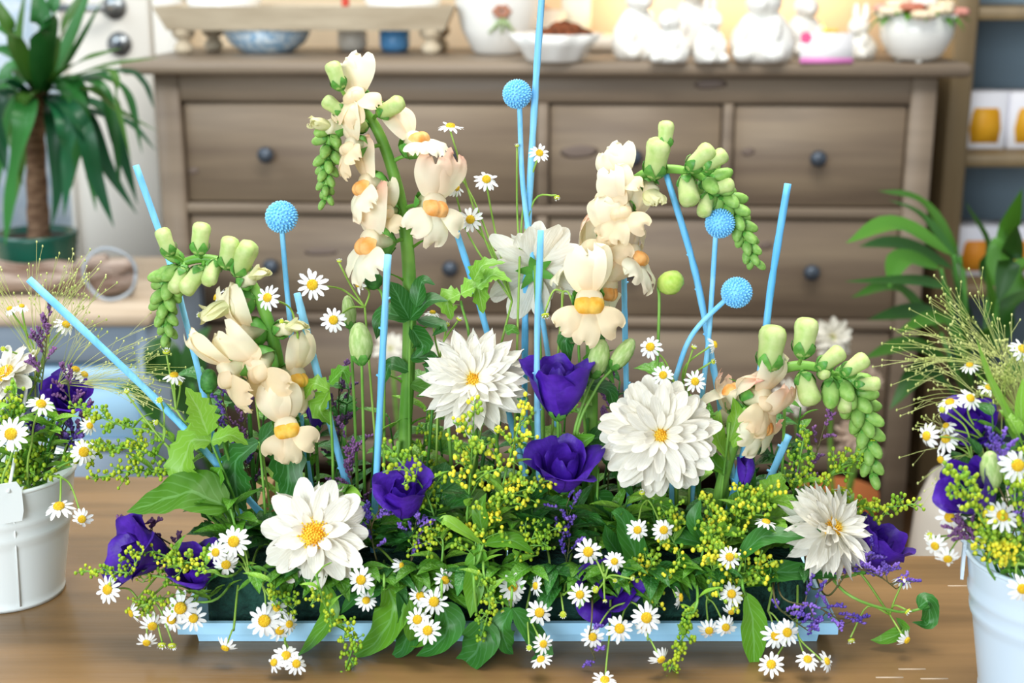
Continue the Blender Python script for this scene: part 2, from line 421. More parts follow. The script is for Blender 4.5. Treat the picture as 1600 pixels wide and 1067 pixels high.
def dahlia(label, px, py, D, nv, rpx, style, rootpx, seed, cat='flower', stem=None):
    c = P(px, py, D); n = cdir(nv); r = rpx * mpp(c); rt = stem[0] if stem else root(rootpx)
    t = thing('dahlia', label, cat, rt)
    ps, rings = {'single': (DS, [(10, -10, .99, .1), (11, 3, .95, .1), (9, 16, .78, .1), (7, 40, .42, .12)]),
                 'pointed': (DP, [(18, -22, 1.0, .05), (18, -10, 1.0, .07), (17, 2, .93, .09), (16, 13, .8, .1), (13, 25, .64, .1), (10, 40, .45, .1)]),
                 'round': (DR, [(18, -20, .98, .05), (19, -9, .98, .07), (18, 2, .92, .09), (16, 12, .8, .1), (13, 24, .63, .1), (10, 40, .42, .1)])}[style]
    head_parts(t, c, n, r, ps, rings, m_white[0], seed=seed)
    part('disc', DD, m_ddisc, t, frame(c + n * .05 * r, n.orthogonal(), n, r * (1.15 if style == 'single' else .95)))
    back = c - n * .12 * r
    cm = MB()
    for k in range(6):
        a = k * pi / 3; o = n.orthogonal().normalized(); b = n.cross(o); rad = o * cos(a) + b * sin(a)
        cm.add(*[(lambda q: (q.v, q.f))(ribbon([back - n * .04 * r, back + rad * .2 * r - n * .05 * r, back + rad * .42 * r - n * .16 * r], .1 * r, pr_ovate, n, .1, 3))][0])
    part('calyx', cm, m_sepal, t)
    sp = stem[1:] if stem else [rt.lerp(back, .5) - n * .03]
    add_stem(t, [rt] + sp + [back - n * .1 * r, back], 4.3 * mpp(c))
    return t
def cham_head(parent, c, n, r, kind='open', seed=0):
    rr = random.Random(seed * 13 + 5)
    o = part('flower_head', CD, m_disc if kind != 'bud' else m_soly, parent, frame(c, n.orthogonal(), n, r * (1.0 if kind != 'bud' else 1.25)))
    b1 = n.orthogonal().normalized(); b2 = n.cross(b1)
    if kind == 'bud': cnt, ln, el = 9, .5, 70
    elif kind == 'back': cnt, ln, el = 12, .8, -35
    else: cnt, ln, el = 12 + rr.randrange(3), .78, rr.choice((-14, -4, -22))
    for k in range(cnt):
        a = 2 * pi * (k + rr.uniform(-.15, .15)) / cnt; e = radians(el + rr.uniform(-8, 8))
        rad = b1 * cos(a) + b2 * sin(a)
        part('petal', CP[rr.randrange(3)], m_cham, o, frame(c + rad * .27 * r - n * .04 * r, rad * cos(e) + n * sin(e), n * cos(e) - rad * sin(e), ln * r * rr.uniform(.9, 1.08)))
    part('calyx', BUD, m_sepal, o, frame(c - n * .36 * r, n, b1, r * .3))
SEED = [100]
def chamomile(label, rt, joint, heads, D=1.0, leaves=2):
    """one sprig: root -> joint pixel, then a thin stalk to every head (px,py,rpx,dir,kind[,D])"""
    rt = root(rt) if not isinstance(rt, Vector) else rt
    t = thing('chamomile_sprig', label, 'flower', rt)
    j = P(joint[0], joint[1], joint[2] if len(joint) > 2 else D)
    mid = rt.lerp(j, .5) + Vector((0, -.006, .012))
    q = add_stem(t, [rt, mid, j], 2.2 * mpp(j), m_thin, taper=.85, seg=6)
    for h in heads:
        SEED[0] += 1; px, py, rp, nv, kd = h[:5]; DD_ = h[5] if len(h) > 5 else D
        c = P(px, py, DD_); n = cdir(nv); r = rp * mpp(c); e = c - n * .34 * r
        d = (e - j); m1 = j.lerp(e, .5) + UP * d.length * .16 - n * d.length * .22
        add_stem(t, [j, m1, e], 1.7 * mpp(c), m_thin, 'stalk', .9, 5, 5)
        cham_head(t, c, n, r, kd, SEED[0])
    for k in range(leaves):
        i = len(q) * (k + 2) // (leaves + 4); b = q[min(i, len(q) - 1)]
        d = cdir((R.uniform(-1, 1), R.uniform(-.2, .8), R.uniform(0, .8)))
        part('leaf', LF[2], m_leafl, t, frame(b, d, UP - FWD * .3, R.uniform(.018, .03)))
    return t
def lisianthus(label, px, py, D, axis, hpx, style, rootpx, seed, stem=None):
    """px,py is the middle of the bloom"""
    c = P(px, py, D); ax = cdir(axis); h = hpx * mpp(c); rr = random.Random(seed)
    rt = stem[0] if stem else root(rootpx); t = thing('lisianthus', label, 'flower', rt)
    base = c - ax * .48 * h; ref = (-FWD - ax * (-FWD).dot(ax)).normalized(); ph = rr.random() * 6
    for k in range(3):
        m = frame(base, ax, ref, h) @ Matrix.Rotation(ph + k * 2.1, 4, 'Y')
        part('petal', LI[(k + seed) % 3], m_purple, t, m @ Matrix.Scale(.97 - .02 * k, 4))
    outer = {'bud': [], 'cup': [LO[0], LO[2]], 'rose': [LO[0], LO[1]], 'open': LW}[style]
    for k in range(5 if outer else 0):
        m = frame(base, ax, ref, h) @ Matrix.Rotation(ph + k * 1.2566 + rr.uniform(-.12, .12), 4, 'Y') @ Matrix.Rotation(rr.uniform(0, .09), 4, 'X')
        part('petal', outer[(k + seed) % len(outer)], m_purple, t, m @ Matrix.Scale(rr.uniform(.9, 1.02), 4))
    part('calyx', CAL, m_sepal, t, frame(base - ax * .03 * h, ax, ref, h * .55))
    mid = [rt.lerp(base, .5) - ax * .02] if not stem else stem[1:]
    add_stem(t, [rt] + mid + [base - ax * .1 * h, base], 3 * mpp(c))
    return t
def sprout_bud(label, px, py, D, axis, lpx, m, rootpx, unit=None, cat='flower bud', name='lisianthus_bud', wide=1., stem=None):
    c = P(px, py, D); ax = cdir(axis); l = lpx * mpp(c); base = c - ax * .5 * l; rt = root(rootpx)
    t = thing(name, label, cat, rt)
    mw = frame(base, ax, -FWD, l)
    part('bud', unit or BUD, m, t, mw @ Matrix.Diagonal((wide, 1, wide, 1)))
    part('calyx', CAL, m_sepal, t, frame(base - ax * .02 * l, ax, -FWD, l * .8 * wide))
    add_stem(t, [rt] + (PP(stem) if stem else [rt.lerp(base, .5) - ax * .015]) + [base - ax * .08 * l, base], 2.6 * mpp(c))
def craspedia(label, px, py, D, rpx, path, rootpx):
    c = P(px, py, D); r = rpx * mpp(c); rt = root(rootpx)
    t = thing('craspedia', label, 'flower', rt)
    pts = PP(path, D); d = (c - pts[0]).normalized()
    part('globe', GLOBE, m_blue, t, frame(c, d, -FWD, r))
    add_stem(t, [rt] + pts[::-1] + [c - d * .8 * r], 4.3 * mpp(c), m_blue, taper=.95)
def stick(label, path, D, rootpx, rpx=5.2, rD=1.03):
    rt = root(rootpx, rD); pts = PP(path, D); t = [rt] + pts[::-1]
    q = spline(t, 8); r = rpx * mpp(pts[0]); rr = random.Random(rootpx)
    mb = MB().tube(q, [r * rr.uniform(.9, 1.1) for _ in q], 8)
    for k in range(3):
        p = q[rr.randrange(6, len(q) - 2)]; d = cdir((rr.choice((-1, 1)), .6, .3)); mb.tube([p, p + d * r * 1.7], [r * .45, r * .3], 5)
    solo('painted_twig', mb, m_bluestick, label, 'twig', None, 'blue painted twigs in the arrangement')
def blossom(t, c, dv, uv, L, kind, q, seed):
    """c is the middle of the mouth; q are the stem points"""
    d = cdir(dv); u = cdir(uv); base = c - d * .55 * L
    near = min(q, key=lambda p: (p - base).length)
    mw = frame(base, d, u, L)
    if kind in ('open', 'peach', 'yellow', 'pale'):
        ml = m_snlip if kind in ('open', 'peach') else m_sncream
        o = part('blossom', SN_T, m_sndcream, t, mw)
        part('upper_lip', SN_UP[seed % 4], ml, o, mw); part('lower_lip', SN_LO[(seed + 1) % 4], ml, o, mw)
        part('palate', SN_P, m_snyel if kind == 'yellow' else (m_snpal if kind != 'pale' else m_sncream), o, mw)
    elif kind == 'half':
        o = part('blossom', SN_T, m_sndcream, t, mw); part('upper_lip', SN_CL[seed % 4], m_snhalf, o, mw)
    elif kind == 'lime': o = part('bud', BUDP, m_sngreen, t, mw @ Matrix.Diagonal((1.05, 1, 1.05, 1)))
    else: o = part('bud', BUD, m_bud, t, mw)
    part('calyx', CAL, m_sepal, o, frame(base - d * .02 * L, d, u, L * (.82 if kind not in ('bud', 'lime') else 1.02)))
    if (near - base).length > .002:
        part('stalk', MB().tube(spline([near, near.lerp(base, .5) + UP * .001, base], 4), .0016, 6), m_green, t)
def snapdragon(label, path, D, rpx, blooms, auto, rootpx, leaves=4):
    rt = root(rootpx); pts = PP(path, D); t = thing('snapdragon', label, 'flower', rt)
    q = spline([rt] + pts, 8); r = rpx * mpp(pts[0]); n = len(q)
    part('stem', MB().tube(q, [r * (1 - .6 * max(0, i / (n - 1) - .3) / .7) for i in range(n)], 10), m_green, t)
    for k, b in enumerate(blooms):
        c = P(b[0], b[1], b[6] if len(b) > 6 else D - .012); blossom(t, c, b[2], b[3], b[4] * mpp(c), b[5], q, k)
    t0, t1, cnt, s0, s1 = auto
    for k in range(cnt):
        f = k / max(1, cnt - 1); i = int((n - 1) * (t0 + (t1 - t0) * f)); p = q[i]
        tg = (q[min(i + 1, n - 1)] - q[max(0, i - 1)]).normalized(); o = tg.orthogonal().normalized(); b = tg.cross(o); a = k * 2.4
        sd = o * cos(a) + b * sin(a); d = (sd * (1 - .45 * f) + tg * (.55 + .5 * f)).normalized(); L = (s0 + (s1 - s0) * f) * mpp(p)
        mw = frame(p + sd * r * .25, d, tg, L)
        o2 = part('bud', BUD, m_bud, t, mw); part('calyx', CAL, m_sepal, o2, frame(p + sd * r * .2, d, tg, L * .9))
    for k in range(leaves):
        i = int((n - 1) * (.12 + .3 * k / max(1, leaves))); p = q[i]; s = -1 if k % 2 else 1
        part('leaf', LF[2], m_leaf, t, frame(p, cdir((s, .7, R.uniform(.1, .7))), UP, 45 * mpp(p)))
    return t
def goldenrod(label, path, D, rt, yellow=False, spread=48, leaves=5, buds=11, bpx=3.4, start=.4, nb=None, leafm=None):
    rt = root(rt) if not isinstance(rt, Vector) else rt
    pts = PP(path, D); t = thing('goldenrod_sprig', label, 'flower', rt); SEED[0] += 1; rr = random.Random(SEED[0])
    q = spline([rt] + pts, 8); n = len(q); k1 = mpp(pts[0]); m = m_soly if yellow else m_sol
    part('stem', MB().tube(q, [2.6 * k1 * (1 - .6 * i / n) for i in range(n)], 6), m_green, t)
    cnt = nb or 8
    for k in range(cnt + 1):
        f = start + (1 - start) * k / cnt; i = min(n - 1, int((n - 1) * f)); p = q[i]
        tg = (q[min(i + 1, n - 1)] - q[max(0, i - 1)]).normalized()
        if k == cnt: d = tg
        else:
            a = k * 2.4 + rr.random(); o = tg.orthogonal().normalized(); b = tg.cross(o); d = ((o * cos(a) + b * sin(a)) + tg * .8 - FWD * .25).normalized()
        ln = spread * k1 * (1.1 - .45 * (f - start) / (1 - start)) * rr.uniform(.8, 1.15)
        br = spline([p, p + d * ln * .5 + UP * ln * .05, p + d * ln - UP * ln * .06], 5)
        bm = MB().tube(br, 1.1 * k1, 4); mb = MB()
        buds = max(7, int(buds * .8)) if k == 0 else buds
        for z in range(buds):
            g = .3 + .7 * z / (buds - 1); c = br[min(len(br) - 1, int(g * (len(br) - 1)))]
            off = Vector((rr.uniform(-1, 1), rr.uniform(-1, 1), rr.uniform(-.6, 1))).normalized() * rr.uniform(5, 14) * k1
            s = bpx * k1 * rr.uniform(.66, .95); mb.ball(c + off, s, 6, 5, (1, 1, 1.15)); bm.tube([c, c + off], .7 * k1, 3, False)
        o3 = part('branch', bm, m_green, t); part('bud_cluster', mb, m, o3, None, None, 'stuff')
    for k in range(leaves):
        i = int((n - 1) * (.25 + .55 * k / max(1, leaves))); a = k * 2.4 + rr.random()
        d = cdir((cos(a), .35 + .4 * rr.random(), .5 * sin(a) + .3))
        part('leaf', LF[rr.choice((0, 2))], leafm or m_leafl, t, frame(q[i], d, UP - FWD * .4, rr.uniform(30, 55) * k1))
    return t
def limonium(label, path, D, rt, spikes=9, spread=34, m=None):
    rt = root(rt) if not isinstance(rt, Vector) else rt
    pts = PP(path, D); t = thing('limonium_sprig', label, 'flower', rt); SEED[0] += 1; rr = random.Random(SEED[0]); k1 = mpp(pts[0])
    q = spline([rt] + pts, 8); n = len(q); part('stem', MB().tube(q, [1.8 * k1 * (1 - .5 * i / n) for i in range(n)], 5), m_limst, t)
    for k in range(spikes):
        i = int((n - 1) * (.5 + .5 * k / max(1, spikes - 1))); p = q[i]; tg = (q[min(i + 1, n - 1)] - q[max(0, i - 1)]).normalized()
        d = (cdir((rr.uniform(-1, 1), rr.uniform(-.2, 1), rr.uniform(-.2, .6))) + tg * .6).normalized(); ln = spread * k1 * rr.uniform(.6, 1.1)
        br = spline([p, p + d * ln * .6 + UP * ln * .05, p + d * ln], 6); mb = MB()
        o3 = part('branch', MB().tube(br, .9 * k1, 4), m_limst, t)
        for z in range(13):
            c = br[min(len(br) - 1, 3 + int(z * (len(br) - 3) / 13))]; e = (d * .7 + Vector((rr.uniform(-1, 1), rr.uniform(-1, 1), rr.uniform(0, 1)))).normalized() * rr.uniform(5, 8) * k1
            mb.tube([c, c + e * .6, c + e], [.8 * k1, 2.4 * k1, 1.2 * k1], 5)
        part('floret_spike', mb, m or m_lim, o3, None, None, 'stuff')
    return t
def leafy(label, path, D, rt, n=9, size=60, units=None, m=None, group=None, name='foliage_stem', droop=0.):
    rt = root(rt) if not isinstance(rt, Vector) else rt
    pts = PP(path, D); t = thing(name, label, 'foliage', rt, group); SEED[0] += 1; rr = random.Random(SEED[0]); k1 = mpp(pts[0])
    q = spline([rt] + pts, 8); N = len(q); part('stem', MB().tube(q, [3 * k1 * (1 - .6 * i / N) for i in range(N)], 6), m_gdark, t)
    for k in range(n):
        f = .2 + .8 * k / max(1, n - 1); p = q[min(N - 1, int((N - 1) * f))]; a = k * 2.4 + rr.random()
        d = cdir((cos(a), .15 + .5 * rr.random() - droop * rr.uniform(.5, 1.2), .55 * sin(a) + .35 + droop * .3))
        part('leaf', (units or LF)[rr.randrange(3)], m or m_leaf, t, frame(p, d, UP - FWD * .5, size * k1 * rr.uniform(.7, 1.15)))
    return t
def leaves_thing(label, rt, stem, D, lst, name='leaf_stem', stemr=2.5, cat='foliage', group=None):
    """explicit leaves: (points, width px, profile, material[, teeth])"""
    rt = root(rt) if not isinstance(rt, Vector) else rt
    t = thing(name, label, cat, rt, group); pts = PP(stem, D); add_stem(t, [rt] + pts, stemr * mpp(pts[0]), m_green)
    for l in lst:
        q = PP(l[0], D); part('leaf', ribbon(q, l[1] * .5 * mpp(q[0]), l[2], None, .18, 6, .06, l[4] if len(l) > 4 else 0), l[3], t)
    return t
def panic_grass(label, rt, stem, D, sprays):
    """fine grass: sprays (centre px,py, angle0, angle1, length px, count)"""
    t = thing('panic_grass', label, 'grass', rt); pts = PP(stem, D); SEED[0] += 1; rr = random.Random(SEED[0]); k1 = mpp(pts[0])
    part('stem', MB().tube(spline([rt] + pts, 6), 1.3 * k1, 5), m_grass, t)
    for (px, py, a0, a1, ln, cnt) in sprays:
        o = P(px, py, D); mb = MB()
        for k in range(cnt):
            a = radians(rr.uniform(a0, a1)); l = ln * k1 * rr.uniform(.5, 1.05); d = (RT * cos(a) + UP * sin(a) - FWD * rr.uniform(-.35, .35)).normalized()
            br = spline([o, o + d * l * .55 + UP * l * .05, o + d * l - UP * l * .05 * rr.random()], 4); mb.tube(br, .36 * k1, 3, False)
            mb.ball(br[-1], 1.5 * k1, 5, 4, (1, 1, 1.6))
            for z in range(2):
                b = br[len(br) // 2 + z]; e = b + (d + Vector((rr.uniform(-.6, .6), rr.uniform(-.4, .4), rr.uniform(-.5, .6)))).normalized() * l * .25
                mb.tube([b, e], .3 * k1, 3, False); mb.ball(e, 1.4 * k1, 5, 4, (1, 1, 1.6))
        part('seed_spray', mb, m_grass, t, None, None, 'stuff')
# ---------------------------------------------------------------- the room
m_wall = mat('wall_warm_cream', '#f3d9b4', '#f7e2c2', 2, .9)
m_floor = mat('floor_brown_boards', '#6b4c2f', '#80603c', 3, .5, stretch=(1, 8, 1))
m_doorw = mat('door_white_paint', '#efeadf', '#f6f2e8', 3, .4)
m_glass = mat('door_frosted_glass', '#bcd3e6', '#e6f0f8', 30, .25, spec=.6, ramp=(.3, .7))
m_steel = mat('brushed_steel', '#8f9496', '#a8adb0', 20, .28, metal=.9)
m_dark = mat('knob_dark_iron', '#3c444e', '#4c5560', 20, .35, metal=.4, spec=.6)
m_wood = mat('dresser_grey_brown_stain', '#766757', '#8c7c69', 3.2, .5, stretch=(.55, 1, 6), bump=.05, bscale=12, detail=5)
m_woodp = mat('dresser_drawer_grey_brown', '#736353', '#8e7d67', 3.0, .5, stretch=(.6, 1, 7), bump=.05, bscale=12, detail=5)
m_knot = mat('wood_knot_dark', '#6a5c54', '#7a6a5e', 20, .55)
m_table = mat('table_brown_wood', '#69502f', '#866740', 4, .3, stretch=(.5, 7, 1), bump=.04, bscale=18, spec=.5, detail=5)
m_ceram = mat('white_ceramic', '#f0efe8', '#fbfaf4', 3, .25, spec=.6)
m_cream = mat('cream_ceramic', '#e3d8c6', '#ece3d4', 3, .35)

struct('floor', MB().box((-3, -.5, -.05), (3, 3.4, 0)), m_floor)
struct('wall_back', MB().box((-3, 3.3, 0), (3, 3.4, 2.6)), m_wall)
dl = (-60 - 800) / F * 3.12; dr = (226 - 800) / F * 3.12
d = struct('door_1', MB().box((dl - .2, 3.24, 0), (dr, 3.29, 2.1), .004), m_doorw)
gx = (82 - 800) / F * 3.12
struct('glass_pane', MB().box((dl - .1, 3.232, .35), (gx, 3.245, 1.95)), m_glass, None, d)
for k, (a, b, z0, z1) in enumerate(((gx, gx + .012, .35, 1.95), (dl - .12, gx + .012, .335, .35))):
    struct('glazing_bead', MB().box((a, 3.222, z0), (b, 3.245, z1), .002), m_doorw, None, d)
hp = P(172, 12, 3.2); kp = P(180, 70, 3.2)
for p in (hp, kp):
    struct('escutcheon', MB().lathe([(.001, 0), (.026, 0), (.028, -.004), (.027, -.010), (.001, -.012)], 20, None, 'y', (p.x, 3.24, p.z)), m_steel, None, d)
struct('handle', MB().tube([(hp.x, 3.235, hp.z), (hp.x, 3.185, hp.z), (hp.x - .02, 3.178, hp.z), (hp.x - .13, 3.18, hp.z)], .009, 10), m_steel, None, d)
struct('lock_cylinder', MB().ball((kp.x, 3.228, kp.z), .009, 10, 8), m_dark, None, d)
struct('trim_1', MB().box((dr + .004, 3.25, 0), (dr + .075, 3.3, 2.2), .004), m_doorw)

# ---------------------------------------------------------------- dresser
DX = (853 - 800) / F * 2.61; DM = Matrix.Translation((DX, 2.66, 0)) @ Matrix.Rotation(radians(-3), 4, 'Z'); DI = DM.inverted()
def DL(px, py):
    d = FWD + RT * ((px - 800) / F) + UP * ((533.5 - py) / F)
    n = DM.to_3x3() @ Vector((0, 1, 0)); k = (Vector((DX, 2.66, 0)) - CAM).dot(n) / d.dot(n)
    q = DI @ (CAM + d * k); return q.x, q.z
dz = lambda l, r: (DL(*l)[1] + DL(*r)[1]) / 2
ZT = .957; z_under = dz((300, 113), (1450, 122)); XL = DL(240, 130)[0]; XR = DL(1466, 130)[0]
dt = thing('dresser', 'wide grey-brown stained wooden dresser with dark round knobs behind the flowers', 'dresser', (DX, 2.66, 0), None, radians(-3))
def dbox(name, lo, hi, m=m_wood, par=dt, bev=.003): return part(name, MB().box(lo, hi, bev), m, par, DM)
dbox('top_board', (DL(195, 105)[0], -.03, z_under), (DL(1512, 110)[0], .5, ZT), m_wood, dt, .005)
pw = DL(281, 200)[0] - DL(243, 200)[0]
for x0 in (XL, XR - pw):
    dbox('front_post', (x0, 0, 0), (x0 + pw, .045, z_under))
    dbox('rear_post', (x0, .44, 0), (x0 + pw, .485, z_under))
dbox('side_panel', (XL + .01, .045, .1), (XL + .03, .44, z_under)); dbox('side_panel', (XR - .03, .045, .1), (XR - .01, .44, z_under))
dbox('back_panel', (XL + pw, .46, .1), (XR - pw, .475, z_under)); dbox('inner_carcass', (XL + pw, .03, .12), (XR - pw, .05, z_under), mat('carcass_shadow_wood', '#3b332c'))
rows = [(dz((290, 157), (1415, 165)), dz((290, 318), (1405, 327))), (dz((300, 335), (1400, 343)), dz((300, 492), (1400, 500))), (dz((300, 508), (1393, 515)), dz((300, 690), (1385, 697)))]
zz = [z_under] + [v for r in rows for v in r] + [rows[2][1] - .05]
for k in range(0, 8, 2): dbox('rail', (XL + pw, .002, zz[k + 1] if k < 6 else zz[7]), (XR - pw, .04, zz[k] if k == 0 else (zz[k])), m_wood)
cA = (DL(284, 200)[0], DL(838, 240)[0]); cB = (DL(857, 240)[0], DL(1128, 240)[0]); cC = (DL(1145, 240)[0], DL(1417, 240)[0])
knob = MB().lathe([(.001, -.034), (.008, -.0335), (.0145, -.029), (.0165, -.022), (.0145, -.015), (.008, -.010), (.006, -.006), (.009, 0), (.001, .001)], 18, None, 'y').mesh('knob')
kx = [DL(417, 245)[0], DL(702, 245)[0], DL(990, 248)[0], DL(1277, 250)[0]]
for ri, (z1, z0) in enumerate(rows):
    cols = [(cA, (0, 1)), (cB, (2,)), (cC, (3,))] if ri == 0 else [(cA, (0, 1)), ((cB[0], cC[1]), (2, 3))]
    dbox('divider', (cA[1], .002, z0), (cB[0], .04, z1))
    if ri == 0: dbox('divider', (cB[1], .002, z0), (cC[0], .04, z1))
    for (x0, x1), ks in cols:
        dr_ = dbox('drawer', (x0 + .003, .010, z0 + .003), (x1 - .003, .03, z1 - .003), m_woodp)
        for k in ks: part('knob', knob, m_dark, dr_, DM @ Matrix.Translation((kx[k], .010, (z0 + z1) / 2 - .002)))
for (px, py, rx, rz) in ((905, 238, .033, .014), (1170, 238, .011, .009), (1110, 132, .028, .010), (300, 268, .010, .008), (1198, 385, .012, .010), (500, 395, .03, .008)):
    x, z = DL(px, py); yy = .0095 if py > 150 else .0015
    part('wood_knot', MB().lathe([(.001, -.0006), (.7, -.0006), (1, 0), (1, .002)], 18, lambda a, h: 1 + .15 * sin(2 * a + 1), 'y').mesh('wood_knot'), m_knot, dt, DM @ Matrix.Translation((x, yy, z)) @ Matrix.Diagonal((rx, 1, rz, 1)))

# ---------------------------------------------------------------- on the dresser
m_pale = mat('weathered_pale_wood', '#b9a98f', '#d6c8ae', 5, .7, stretch=(1, 6, 6), bump=.1)
TZ = ZT + .0005
tp0 = P(240, 30, 2.86); tp1 = P(710, 30, 2.86); zb = P(400, 48, 2.86).z; zt = P(400, 10, 2.86).z
tt = thing('footed_tray', 'weathered pale wooden tray on turned feet at the left of the dresser top', 'tray', ((tp0.x + tp1.x) / 2, 2.92, TZ))
x0, x1, y0, y1 = tp0.x, tp1.x, 2.85, 3.06; i_ = .022
def slab(a, b, c, d_, th):  # four-corner wall with thickness toward inside
    pass
mb = MB(); fr = lambda z, s: [(x0 + s, y0 + s, z), (x1 - s, y0 + s, z), (x1 - s, y1 - s, z), (x0 + s, y1 - s, z)]
mb.grid([fr(zb, i_), fr(zt, 0), fr(zt, .012), fr(zb + .012, i_ + .012)], True); mb.f.append((3, 2, 1, 0)); mb.f.append((12, 13, 14, 15))
me = flat(mb.mesh('tray_body')); part('tray_body', me, m_pale, tt)
fh = zb - TZ
foot = MB().lathe([(.001, 0), (.012, 0), (.019, fh * .12), (.021, fh * .3), (.014, fh * .5), (.012, fh * .58), (.02, fh * .7), (.024, fh * .85), (.024, fh), (.001, fh)], 16).mesh('foot')
for fx, fy in ((x0 + .05, y0 + .045), (x1 - .05, y0 + .045), (x0 + .085, y1 - .04), (x1 - .04, y1 - .04)): part('foot', foot, m_pale, tt, Matrix.Translation((fx, fy, TZ)))
# things standing in the tray
zi = zb + .0125
def lathe_thing(name, label, cat, x, y, z, prof, m, seg=28, fn=None, group=None):
    return solo(name, MB().lathe(prof, seg, fn), m, label, cat, Matrix.Translation((x, y, z)), group)
bowl = [(.001, 0), (.5, 0), (.55, .04), (.8, .35), (1, 1), (.96, 1), (.75, .38), (.4, .1), (.001, .08)]
def sc(pf, r, h): return [(a * r, b * h) for a, b in pf]
lathe_thing('dish', 'white dish lying in the pale wooden tray on the right', 'dish', (630 - 800) / F * 2.86, 2.95, zi, sc(bowl, .085, .055), m_ceram)
lathe_thing('candle', 'red candle standing in the pale wooden tray', 'candle', (541 - 800) / F * 2.86, 2.93, zi, [(.001, 0), (.008, 0), (.008, .06), (.004, .062), (.001, .07)], mat('red_wax', '#c8402c'), 12)
lathe_thing('dish', 'low white dish at the left in the pale wooden tray', 'dish', (350 - 800) / F * 2.86, 2.95, zi, sc(bowl, .08, .05), m_ceram)
gt = thing('succulent', 'small green succulent in the pale wooden tray', 'plant', ((475 - 800) / F * 2.86, 2.93, zi))
for k in range(14):
    a = k * 2.4; part('leaf', LF[0], m_leafl, gt, frame(Vector(((475 - 800) / F * 2.86, 2.93, zi)), Vector((cos(a), sin(a), .5 + .1 * k)), Vector((0, 0, 1)), .045))
# below the tray
m_bpat = mat('blue_glazed_pattern', '#8fb6d4', '#dbe8f0', 90, .3, ramp=(.45, .55)); m_bglz = mat('bright_blue_glaze', '#4a9be0', '#7dbcf0', 4, .25)
b1 = thing('bowl', 'shallow blue patterned bowl beneath the pale wooden tray', 'bowl', ((412 - 800) / F * 2.86, 2.97, TZ))
part('bowl_body', MB().lathe(sc(bowl, .098, .055), 32), m_bpat, b1, Matrix.Translation(((412 - 800) / F * 2.86, 2.97, TZ)))
part('rim', MB().lathe([(.096, .053), (.1, .055), (.098, .058), (.093, .056), (.096, .053)], 32), m_bglz, b1, Matrix.Translation(((412 - 800) / F * 2.86, 2.97, TZ)))
lathe_thing('cup', 'bright blue cup beneath the right end of the wooden tray', 'cup', (610 - 800) / F * 2.86, 3.03, TZ, [(.001, 0), (.026, 0), (.032, .01), (.033, .05), (.030, .05), (.029, .01), (.001, .008)], m_bglz)
lathe_thing('cup', 'beige cup beneath the middle of the wooden tray', 'cup', (540 - 800) / F * 2.86, 3.05, TZ, [(.001, 0), (.026, 0), (.032, .01), (.033, .05), (.030, .05), (.029, .01), (.001, .008)], m_cream)
# vases and bowls
q = PZ(780, 84, TZ)
v = thing('vase', 'large rounded white vase with a painted flower beside the wooden tray', 'vase', q)
part('vase_body', MB().lathe([(.001, 0), (.045, 0), (.055, .006), (.078, .05), (.09, .1), (.096, .16), (.094, .2), (.07, .24), (.06, .26), (.056, .26), (.06, .23), (.001, .22)], 36), m_ceram, v, Matrix.Translation(q))
fm = MB(); pm = MB()
for k in range(6): 
    a = k * pi / 3; pm.ball(q + Vector((.006 + .012 * cos(a), -.0905 - .002, .088 + .008 * sin(a))), .008, 8, 6, (1, .25, .8))
for k in range(5): fm.tube([q + Vector((.008, -.089, .078)), q + Vector((-.02 + k * .013, -.082, .045 + (k % 2) * .008))], .003, 5)
part('painted_flower', pm, mat('painted_brown_rose', '#a87058', '#b88870'), v); part('painted_leaves', fm, mat('painted_soft_green', '#a8c088', '#b8cc98'), v)
q = PZ(838, 84, TZ)
lathe_thing('planter', 'cream planter with an orange flower behind the scalloped bowl', 'planter', q.x, 3.05, TZ, [(.001, 0), (.05, 0), (.062, .02), (.066, .085), (.061, .085), (.055, .02), (.001, .015)], m_cream)
o_ = thing('orange_flower', 'orange flower rising from the cream planter', 'flower', (q.x, 3.05, TZ + .06))
for k in range(12): part('petal', DR[k % 3], mat('orange_petal', '#e07a48', '#ef9a68'), o_, frame(Vector((q.x, 3.04, TZ + .083)), Vector((cos(k * .9), sin(k * .9), .25)), Vector((0, 0, 1)), .035))
lathe_thing('candle_holder', 'pale green white cylinder candle holder behind the scalloped bowl', 'candle holder', P(902, 20, 3.1).x, 3.14, TZ, [(.001, 0), (.033, 0), (.033, .16), (.03, .16), (.03, .01), (.001, .01)], mat('pale_celadon', '#dfe3d6', '#e8ebe0'))
q = PZ(868, 99, TZ)
bw = thing('scalloped_bowl', 'white scalloped bowl filled with brown decoration on the dresser', 'bowl', q)
scal = lambda a, h: 1 + .05 * cos(9 * a) * min(1, h * 30)
part('bowl_body', MB().lathe([(.001, 0), (.05, 0), (.056, .006), (.07, .03), (.088, .052), (.084, .052), (.066, .03), (.05, .012), (.001, .01)], 72, scal), m_ceram, bw, Matrix.Translation(q + Vector((0, .06, 0))))
fm = MB()
for k in range(60):
    a = k * 2.4; r = .052 * sqrt(k / 60); fm.ball(q + Vector((.018 + r * cos(a), .06 + r * sin(a), .045 + .022 * (1 - r / .05) + .004 * sin(k * 5))), .010, 6, 5)
part('filling', fm, mat('brown_moss', '#5a3018', '#8a4a28', 40, .9), bw, None, None, 'stuff')
q2 = PZ(935, 84, TZ)
cu = MB().ball((0, 0, .03), .075, 24, 14, (1.2, .6, .4))
solo('pebble_dish', MB().lathe([(.001, 0), (.08, 0), (.095, .012), (.1, .028), (.09, .034), (.05, .03), (.001, .03)], 30, lambda a, h: 1 + .12 * cos(2 * a)), m_cream, 'low cream dish behind the white scalloped bowl', 'dish', Matrix.Translation((q2.x + .02, 3.02, TZ)))
